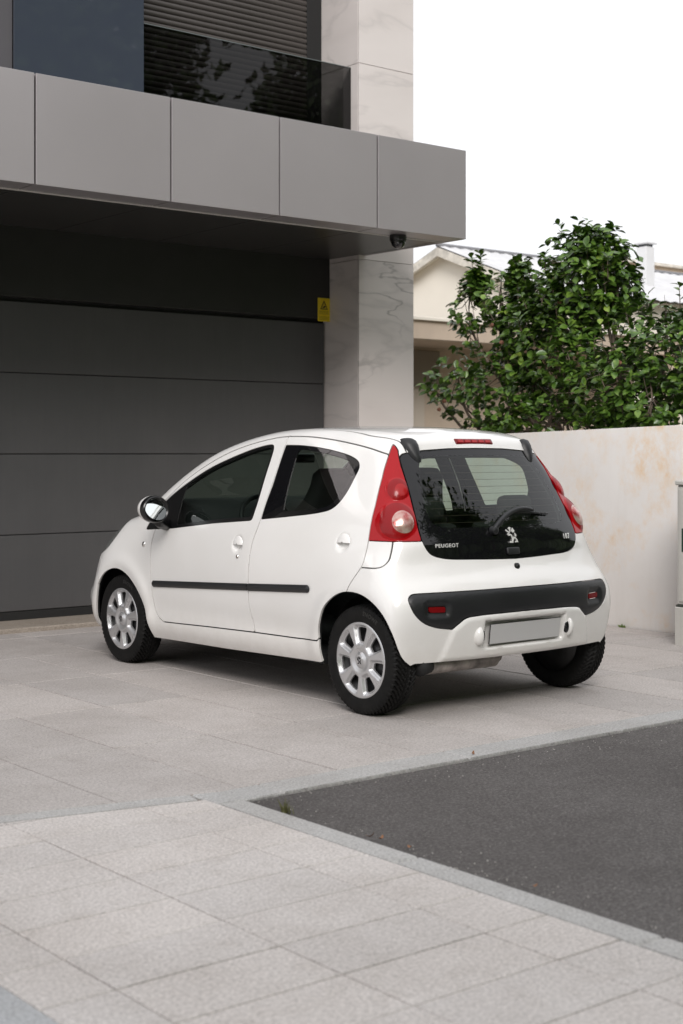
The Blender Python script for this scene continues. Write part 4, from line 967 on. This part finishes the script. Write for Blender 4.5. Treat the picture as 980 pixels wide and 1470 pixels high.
for wx,wy in ((-.70,0),(.70,0),(-.705,2.34),(.705,2.34)):
    w=empty('wheel',(wx,wy,.2765),parent=car)
    if wx>0: w.rotation_euler=(0,0,math.pi)
    obj('tyre',ty_me,M_rubber,w); obj('wheel_cover',cv_me,M_silver,w); obj('wheel_rim',st_me,M_steel,w); obj('tyre_lettering',txt_me,M_text,w)
    hb=obj('hub_cap',cap_me,M_silver,w)
    bm=bmesh.new(); [bm.faces.new([bm.verts.new((-.0825,-(x-.5)*.034,(y-.5)*.038)) for x,y in L_]) for L_ in LION]; bmesh.ops.solidify(bm,geom=bm.faces[:],thickness=.002)
    if wx<0: obj('hub_emblem',bm_mesh('hub_emblem',bm),M_chrome,w)['kind']='stuff'
    else: bm.free()
# wheel housings
for wx,wy,rw in ((-1,.012,.296),(1,.012,.296),(-1,2.322,.325),(1,2.322,.325)):
    prof=[(-.715,rw),(-.50,rw),(-.49,rw-.02),(-.49,.0)]; V,Fc=lathe_np(prof,40)
    V=[(-v[0]*wx*-1 if wx>0 else v[0],v[1]+wy,v[2]+.30) for v in V]
    bm=bmesh.new(); me=mesh_np('wheel_housing',V,Fc); bm.from_mesh(me); bmesh.ops.bisect_plane(bm,geom=bm.verts[:]+bm.edges[:]+bm.faces[:],plane_co=(0,0,.30 if wy<1 else .235),plane_no=(0,0,-1),clear_outer=True); bm.to_mesh(me); bm.free()
    obj('wheel_housing',me,M_black,car)
# ---- inside: lining, floor, seats, dash
L=clip(S_all,-side(WIN_F)(S_all[0])-.012); L=clip(L,-side(WIN_R)(L[0])-.012)
L=clip(L,-rear(SCREEN,.3)(L[0])+.0); L=clip(L,-np.maximum(poly_sdf(np.abs(L[0][:,0]),L[0][:,2],WS),1.3-L[0][:,1]))
for A in (ARCH_R,ARCH_F): L=clip(L,-poly_sdf(L[0][:,1],L[0][:,2],A)+.01)
L=clip(L,np.minimum(-(L[0][:,1]+.18),.66-L[0][:,2]))
panel('cabin_lining',L,M_liner,car,both=True,inset=.026,th=.004)
prism('underbody',[(-.31,.275),(-.28,.34),(.0,.36),(.3,.25),(.4,.225),(1.9,.21),(2.0,.24),(2.7,.24),(2.9,.26),(2.9,.30),(2.0,.30),(.4,.29),(.0,.42),(-.28,.42)],0,-.50,.50,M_black,car)
for sx in (-1,1): box('floor_sill',(sx*.50,.33,.215),(sx*.745,1.93,.27),M_black,car)
def seat(x,y,ht,wd,name,head=True):
    s=empty(name,(0,0,0),parent=car)
    def cushion(nm,pts,th,w):
        # sweep rounded slab along side-profile points
        bm=bmesh.new(); prof=[]
        n=len(pts)
        V=[];Fc=[];rows=[]
        for i,(yy,zz,ww) in enumerate(pts):
            t=Vector((pts[min(i+1,n-1)][0]-pts[max(i-1,0)][0],pts[min(i+1,n-1)][1]-pts[max(i-1,0)][1])).normalized(); nn=Vector((-t.y,t.x))
            ring=[]
            for k in range(20):
                a=2*math.pi*k/20; cx=math.copysign(abs(math.cos(a))**.45,math.cos(a))*ww/2; cn=math.copysign(abs(math.sin(a))**.55,math.sin(a))*th/2*(1 if 0<i<n-1 else .55)
                ring.append(bm.verts.new((x+cx,yy+nn.x*cn,zz+nn.y*cn)))
            rows.append(ring)
        for i in range(n-1):
            for k in range(20): bm.faces.new((rows[i][k],rows[i][(k+1)%20],rows[i+1][(k+1)%20],rows[i+1][k]))
        bm.faces.new(rows[0]);bm.faces.new(rows[-1]); obj(nm,bm_mesh(nm,bm,angle=60),M_seat,s)
    cushion('seat_cushion',[(y+.02,.50,wd),(y+.22,.50,wd),(y+.46,.53,wd*.96),(y+.52,.50,wd*.9)],.16,wd)
    lean=.22
    pts=[(y+.04,.50,wd*.95),(y-.02,.64,wd),(y-.09,.80,wd),(y-.15,.95,wd*.92)]
    if head: pts+=[(y-.185,1.04,wd*.62),(y-.21,1.12,wd*.50),(y-.225,1.19,wd*.46),(y-.23,1.225,wd*.34)]
    else: pts=[(a,b-.02,c) for a,b,c in pts]
    cushion('seat_back',pts,.12,wd)
seat(-.35,.98,0,.50,'seat'); seat(.35,.98,0,.50,'seat')
seat(-.33,.20,0,.56,'bench_seat',False); seat(.33,.20,0,.56,'bench_seat',False)
for x in (-.33,.33):
    bm=bmesh.new(); add_box(bm,(x-.12,-.035,.95),(x+.12,.045,1.085),.04,3); obj('headrest',bm_mesh('headrest',bm,angle=60),M_seat,car)
prism('dashboard',[(1.52,.62),(1.50,.80),(1.55,.92),(1.66,.985),(1.90,1.028),(2.08,1.032),(2.12,.70),(1.9,.5)],0,-.635,.635,M_liner,car,.02)
sw=empty('steering_wheel',(-.36,1.36,.90),parent=car); sw.rotation_euler=(R(62),0,0)
V=[];Fc=[]; n,m=40,8
for i in range(n):
    a=2*math.pi*i/n
    for k in range(m):
        b=2*math.pi*k/m; V.append((math.cos(a)*(.178+.016*math.cos(b)),math.sin(a)*(.178+.016*math.cos(b)),.016*math.sin(b)))
for i in range(n):
    for k in range(m): Fc.append((i*m+k,((i+1)%n)*m+k,((i+1)%n)*m+(k+1)%m,i*m+(k+1)%m))
obj('wheel_rim_grip',mesh_np('wheel_rim_grip',V,Fc),M_plastic,sw)
bm=bmesh.new(); add_box(bm,(-.07,-.06,-.03),(.07,.06,.02),.02,2); add_box(bm,(-.17,-.015,-.012),(.17,.02,.008),.005); add_box(bm,(-.02,-.17,-.012),(.02,0,.008),.005); obj('wheel_spokes',bm_mesh('wheel_spokes',bm,angle=50),M_plastic,sw)
tube('steering_column',[(-.36,1.38,.89),(-.36,1.60,.78)],.035,M_plastic,car)
bm=bmesh.new(); add_box(bm,(-.11,1.50,1.255),(.11,1.53,1.315),.012,2); obj('cabin_mirror',bm_mesh('cabin_mirror',bm,angle=50),M_blacktrim,car)
tube('mirror_stem',[(0,1.53,1.30),(0,1.56,1.37)],.010,M_blacktrim,car)
# ---- exhaust under the bumper
tube('exhaust_box',[(-.60,-.255,.262),(-.10,-.265,.262)],.048,M_exh,car,14)
tube('exhaust_pipe',[(-.10,-.265,.262),(-.02,-.22,.25),(.06,.3,.24)],.024,M_exh,car,10)
tube('tail_pipe',[(-.56,-.265,.262),(-.635,-.285,.255)],.042,M_black,car,14)
box('axle_beam',(-.62,-.03,.23),(.62,.05,.30),M_black,car,.01)
# light-alloy clip on the exhaust and panel trims
# ================================================================ the shrub behind the wall and the street trees
def leafmat(name,dk,md,lt):
    m,nt,b=_nodes(name); t=tex(nt,13,2,.7,obj='world'); r=ramp(nt,t.outputs[0],[(.30,dk),(.50,md),(.68,lt)]); t2=tex(nt,2.2,3,.6,obj='world')
    c=mixc(nt,.5,r.outputs[0],ramp(nt,t2.outputs[0],[(.35,(.65,.7,.6)),(.7,(1.15,1.15,1.0))]).outputs[0],'MULTIPLY'); nt.links.new(c,b.inputs['Base Color'])
    b.inputs['Roughness'].default_value=.30; b.inputs['Specular IOR Level'].default_value=.5; b.inputs['Transmission Weight'].default_value=0
    return m
M_leaf=leafmat('camellia_leaf',(.028,.064,.012),(.075,.150,.022),(.17,.27,.045)); M_young=leafmat('young_leaf',(.12,.22,.03),(.20,.32,.05),(.30,.38,.07)); M_bark=simple('shrub_bark',(.17,.13,.10),.85,var=.3,vscale=20); M_spent=simple('spent_flower',(.20,.09,.055),.8,var=.4,vscale=30)
def cam_leaf(name,L,W,fold,curl):
    V=[];Fc=[];ts=[0,.18,.42,.68,.88,1]; ws=[.06,.62,1,.86,.45,.0]
    for t,w in zip(ts,ws):
        ww=W/2*w; y=L*t; z=-curl*L*t*t
        V+=[(-ww,y,z+fold*ww),(0,y,z),(ww,y,z+fold*ww)]
    for i in range(5):
        for k in (0,1): a=i*3+k; Fc.append((a,a+1,a+4,a+3))
    return np.array(V),Fc
shrub=empty('camellia_shrub',(4.2,3.1,0)); tag(shrub,'glossy dark green camellia shrub growing above the garden wall','shrub')
SO=np.array([4.2,3.1,0]); 
# crown lobes: centre (x,y,z), radii
LOBES=[((4.15,4.30,2.62),(.24,.19,.44),.5),((4.15,4.22,3.00-.1),(.12,.10,.16),.5),((4.25,3.78,2.45),(.30,.27,.50),.75),((4.2,3.72,2.93),(.12,.12,.20),.5),((4.3,2.98,2.84),(.45,.50,.46),2.2),((4.3,2.90,3.12),(.28,.28,.22),.8),((4.2,3.25,2.25),(.52,.62,.58),2.4),
 ((4.2,2.05,2.18),(.45,.42,.44),1.4),((4.1,2.45,1.85),(.55,.75,.45),2.2),((4.1,3.75,1.85),(.48,.52,.40),1.25),((4.1,4.40,1.95),(.32,.32,.36),.38),((4.2,1.35,1.95),(.45,.50,.50),1.3),((4.25,2.60,2.74),(.26,.24,.32),.7),((4.1,3.1,1.55),(.45,1.3,.30),1.6),((3.95,2.0,1.72),(.30,.5,.24),.8),((4.2,4.85,1.98),(.16,.14,.20),.12),((4.25,3.42,2.62),(.30,.34,.40),1.0),((4.2,3.95,2.72),(.2,.2,.28),.35),((4.2,1.3,2.25),(.3,.35,.35),.5)]
wts=np.array([l[2] for l in LOBES]); wts/=wts.sum()
# stems
stems=[]
V=[];Fc=[]
for k,(c,r,w) in enumerate(LOBES):
    b0=np.array([4.15+random.uniform(-.12,.12),2.2+ (k%5)*.42+random.uniform(-.1,.1),0.]); c=np.array(c); mid=(b0+c)/2+rng.normal(0,.10,3)*[1,1,.3]; top=c+np.array([0,0,r[2]*.8])
    pth=catmull([b0,mid,c-[0,0,r[2]*.3],top],5); a,f=tube_np([tuple(q-SO) for q in pth],list(np.linspace(.026,.004,len(pth))),6); o=len(V); V+=a; Fc+=[tuple(i+o for i in ff) for ff in f]; stems.append(pth)
    for j in range(int(5+w*9)):
        s=pth[rng.integers(len(pth)//2,len(pth)-1)]; d=rng.normal(0,1,3); d/=np.linalg.norm(d); e=c+d*np.array(r)*rng.uniform(.6,1.02); m_=(s+e)/2+[0,0,-.04]
        a,f=tube_np([tuple(q-SO) for q in (s,m_,e)],[.006,.004,.002],4,False); o=len(V); V+=a; Fc+=[tuple(i+o for i in ff) for ff in f]
a,f=tube_np([(.0,1.05,1.55),(.0,1.45,1.83),(.0,1.72,1.97),(.0,1.80,2.02)],[.010,.008,.005,.003],5); o=len(V); V+=a; Fc+=[tuple(i+o for i in ff) for ff in f]
obj('branches',mesh_np('branches',V,Fc),M_bark,shrub)
def frame_from(d,n):
    d=d/np.linalg.norm(d); n=n-d*np.dot(n,d); n/=np.linalg.norm(n); x=np.cross(d,n); return np.stack([x,d,n],1)
NL=10900; base_leaves=[cam_leaf('l',.090,.056,.35,.16),cam_leaf('l',.080,.054,.25,.25),cam_leaf('l',.096,.060,.45,.08)]
leaves=[]; camp=np.array([-5.4,-5.59,1.32])
while len(leaves)<NL:
    # leaves sit in small whorls at twig ends
    k=rng.choice(len(LOBES),p=wts); c,r,_=LOBES[k]; c=np.array(c); r=np.array(r); d=rng.normal(0,1,3); d/=np.linalg.norm(d); rad=rng.uniform(.35,1)**.55; tip=c+d*r*rad*(1+.10*rng.normal())
    if tip[0]<3.36: continue
    grow=d*np.array([1,1,.8])+[0,0,.75]; grow/=np.linalg.norm(grow)
    young=rng.random()<.045
    for j in range(rng.integers(3,7)):
        a=rng.uniform(0,6.283); q=np.array([math.cos(a),math.sin(a),0]); q=q-grow*np.dot(q,grow); q/=max(np.linalg.norm(q),.2); dirn=q*rng.uniform(.6,1.1)+grow*rng.uniform(.1,.8)+[0,0,-.15]
        nrm=grow*.8+np.array([0,0,.6])+rng.normal(0,.35,3); M3=frame_from(dirn,nrm); s=rng.uniform(.72,1.12); pos=tip-grow*rng.uniform(0,.07)+q*.006
        leaves.append((pos,M3,s,int(rng.integers(3)),young))
# loose shoots standing out of the crown
SV=[];SF=[]
for k in range(70):
    c,r,_=LOBES[rng.choice(len(LOBES),p=wts)]; c=np.array(c); r=np.array(r); d=rng.normal(0,1,3); d[2]=abs(d[2])*1.1; d/=np.linalg.norm(d); a0=c+d*r*.85; up=d*.5+np.array([rng.normal(0,.25),rng.normal(0,.25),.9]); up/=np.linalg.norm(up); Ls=rng.uniform(.14,.28)
    if a0[0]<3.40: continue
    pt=[a0+up*Ls*t+np.array([0,0,-.05*t*t]) for t in (0,.35,.7,1)]; v_,f_=tube_np([tuple(q-SO) for q in pt],[.005,.004,.003,.0015],4,False); o_=len(SV); SV+=v_; SF+=[tuple(i+o_ for i in ff) for ff in f_]
    for j in range(rng.integers(7,12)):
        t=rng.uniform(.25,1.0); pos=a0+up*Ls*t; a=j*2.4+rng.uniform(-.4,.4); q=np.array([math.cos(a),math.sin(a),0.]); q=q-up*np.dot(q,up); q/=max(np.linalg.norm(q),.2); dirn=q*.9+up*rng.uniform(.3,.8); leaves.append((pos,frame_from(dirn,up+np.array([0,0,.5])+rng.normal(0,.25,3)),rng.uniform(.65,1.0),int(rng.integers(3)),rng.random()<.12))
obj('shoots',mesh_np('shoots',SV,SF),M_bark,shrub)['kind']='stuff'
front=sorted(range(len(leaves)),key=lambda i:np.dot(leaves[i][0]-camp,[.63,.78,0]))
# the nearest leaves one by one, the rest of the crown as one mass
pick=[];seen=set()
for i in front:
    p=leaves[i][0]
    if p[2]<1.46 or p[1]<1.0: continue
    pick.append(i)
    if len(pick)>=290: break
lm=[mesh_np('leaf',v,f) for v,f in base_leaves]; lmy=[m.copy() for m in lm]
for m in lm: m.materials.append(M_leaf)
for m in lmy: m.materials.append(M_young)
pk=set(pick)
for i in pick:
    p,M3,s,t,yg=leaves[i]; o=bpy.data.objects.new('leaf',(lmy if yg else lm)[t]); C.objects.link(o); o.parent=shrub
    mm=Matrix.Identity(4)
    for a in range(3):
        for b_ in range(3): mm[a][b_]=M3[a,b_]*s
        mm[a][3]=p[a]-SO[a]
    o.matrix_local=mm
for yg,mat in ((False,M_leaf),(True,M_young)):
    VV=[];FF=[];o=0
    for i,(p,M3,s,t,y_) in enumerate(leaves):
        if i in pk or y_!=yg: continue
        v,f=base_leaves[t]; VV.append((M3@(v.T*s)).T+p-SO); FF+=[tuple(k+o for k in ff) for ff in f]; o+=len(v)
    tag(obj('foliage',mesh_np('foliage',np.vstack(VV),FF),mat,shrub),kind='stuff')
# spent brown blooms
bm=bmesh.new(); bmesh.ops.create_icosphere(bm,subdivisions=2,radius=.02)
for v in bm.verts: v.co*=random.uniform(.7,1.25)
bl_me=bm_mesh('spent_bloom',bm)
for (y,z,x) in ((3.82,2.48,3.95),(2.18,2.05,3.78),(2.95,2.62,3.9),(3.55,2.30,3.8),(4.35,1.80,3.85),(4.42,1.72,3.85)):
    obj('spent_bloom',bl_me,M_spent,shrub,(x-SO[0],y-SO[1],z),(random.random()*6,random.random()*6,0))
# --- weeds at the foot of the wall
V=[];Fc=[]
for k in range(26):
    y0=1.56+random.uniform(-.03,.03); x0=3.092-random.uniform(0,.02); h=random.uniform(.012,.034); dx,dy=random.uniform(-.02,.004),random.uniform(-.02,.02); w=.004
    o=len(V); V+=[(x0,y0-w,0),(x0,y0+w,0),(x0+dx,y0+dy+w,h*.7),(x0+dx*1.3,y0+dy*1.4,h)]; Fc.append((o,o+1,o+2,o+3))
tag(obj('weed',mesh_np('weed',V,Fc,False),M_young),'tiny green weed at the foot of the stained wall','weed')
# --- street trees across the road: they show as reflections in the glass
def street_tree(loc,h,R_,label,seed):
    r2=np.random.default_rng(seed); t=empty('street_tree',loc); tag(t,label,'tree','trees across the road')
    tube('trunk',[(0,0,-.1),(.05,.02,1.2),(0,.05,h*.45),(.1,0,h*.8)],[.17,.13,.10,.03],M_bark,t,10)
    V=[];Fc=[]
    for k in range(14):
        a=r2.uniform(0,6.28); z0=h*r2.uniform(.28,.6); e=np.array([math.cos(a)*R_*.7,math.sin(a)*R_*.7,z0+h*r2.uniform(.12,.3)]); p,f=tube_np([(0,0,z0),tuple(e*[.5,.5,1]-[0,0,.2]),tuple(e)],[.06,.04,.015],5,False); o=len(V); V+=p; Fc+=[tuple(i+o for i in ff) for ff in f]
    obj('limbs',mesh_np('limbs',V,Fc),M_bark,t)
    n=26000; cl=r2.normal(0,1,(46,3)); cl/=np.linalg.norm(cl,axis=1,keepdims=True); cl=cl*np.array([R_,R_,h*.36])*r2.uniform(.35,1,(46,1))+[0,0,h*.64]
    VV=np.zeros((n*4,3)); 
    ci=r2.integers(0,46,n); pos=cl[ci]+r2.normal(0,1,(n,3))*R_*.15; d=r2.normal(0,1,(n,3)); d/=np.linalg.norm(d,axis=1,keepdims=True); e=np.cross(d,r2.normal(0,1,(n,3))); e/=np.linalg.norm(e,axis=1,keepdims=True)
    L=.13;W=.075
    VV[0::4]=pos-d*L; VV[1::4]=pos+e*W; VV[2::4]=pos+d*L; VV[3::4]=pos-e*W
    tag(obj('crown',mesh_np('crown',VV,[(4*i,4*i+1,4*i+2,4*i+3) for i in range(n)],False),M_leaf,t),kind='stuff')
street_tree((6.4,-7.9,0),10.5,3.0,'broad leafy street tree across the road from the car',1)
street_tree((14.4,-9.0,0),11.5,3.0,'tallest leafy street tree across the road',2)
street_tree((22.5,-10.0,0),12,3.2,'leafy street tree farthest along the road',3)
street_tree((-4.5,-13.5,0),10,3.4,'spreading leafy tree added unseen behind the pavement to darken reflections',4)  # added behind the camera, unseen: darkens what the car reflects
street_tree((-13.5,-9.5,0),9,3.2,'leafy tree added unseen at the far end of the pavement to cut sky light',5)  # another unseen addition, holding back sky fill for more contrast
# added hedgerow across the road, unseen, placed to darken reflections in the glass
V=[];Fc=[]; nx,nz=140,9; prof=[(0,0),(-.1,1.2),(-.05,2.6),(.05,4.0),(.25,5.0),(.7,5.5),(1.2,5.2),(1.4,4.0),(1.4,0)]
for i in range(nx):
    for k,(dy,dz) in enumerate(prof): V.append((-12+i*.36,-8.6-dy+rng.normal(0,.12),max(-.05,dz+rng.normal(0,.07)*(k not in (0,8)))-.03))
for i in range(nx-1):
    for k in range(nz-1): a=i*nz+k; Fc.append((a,a+1,a+nz+1,a+nz))
tag(obj('added_hedge',mesh_np('added_hedge',V,Fc,False),M_leaf),'tall unseen hedgerow added across the road to darken reflections','added_hedge')
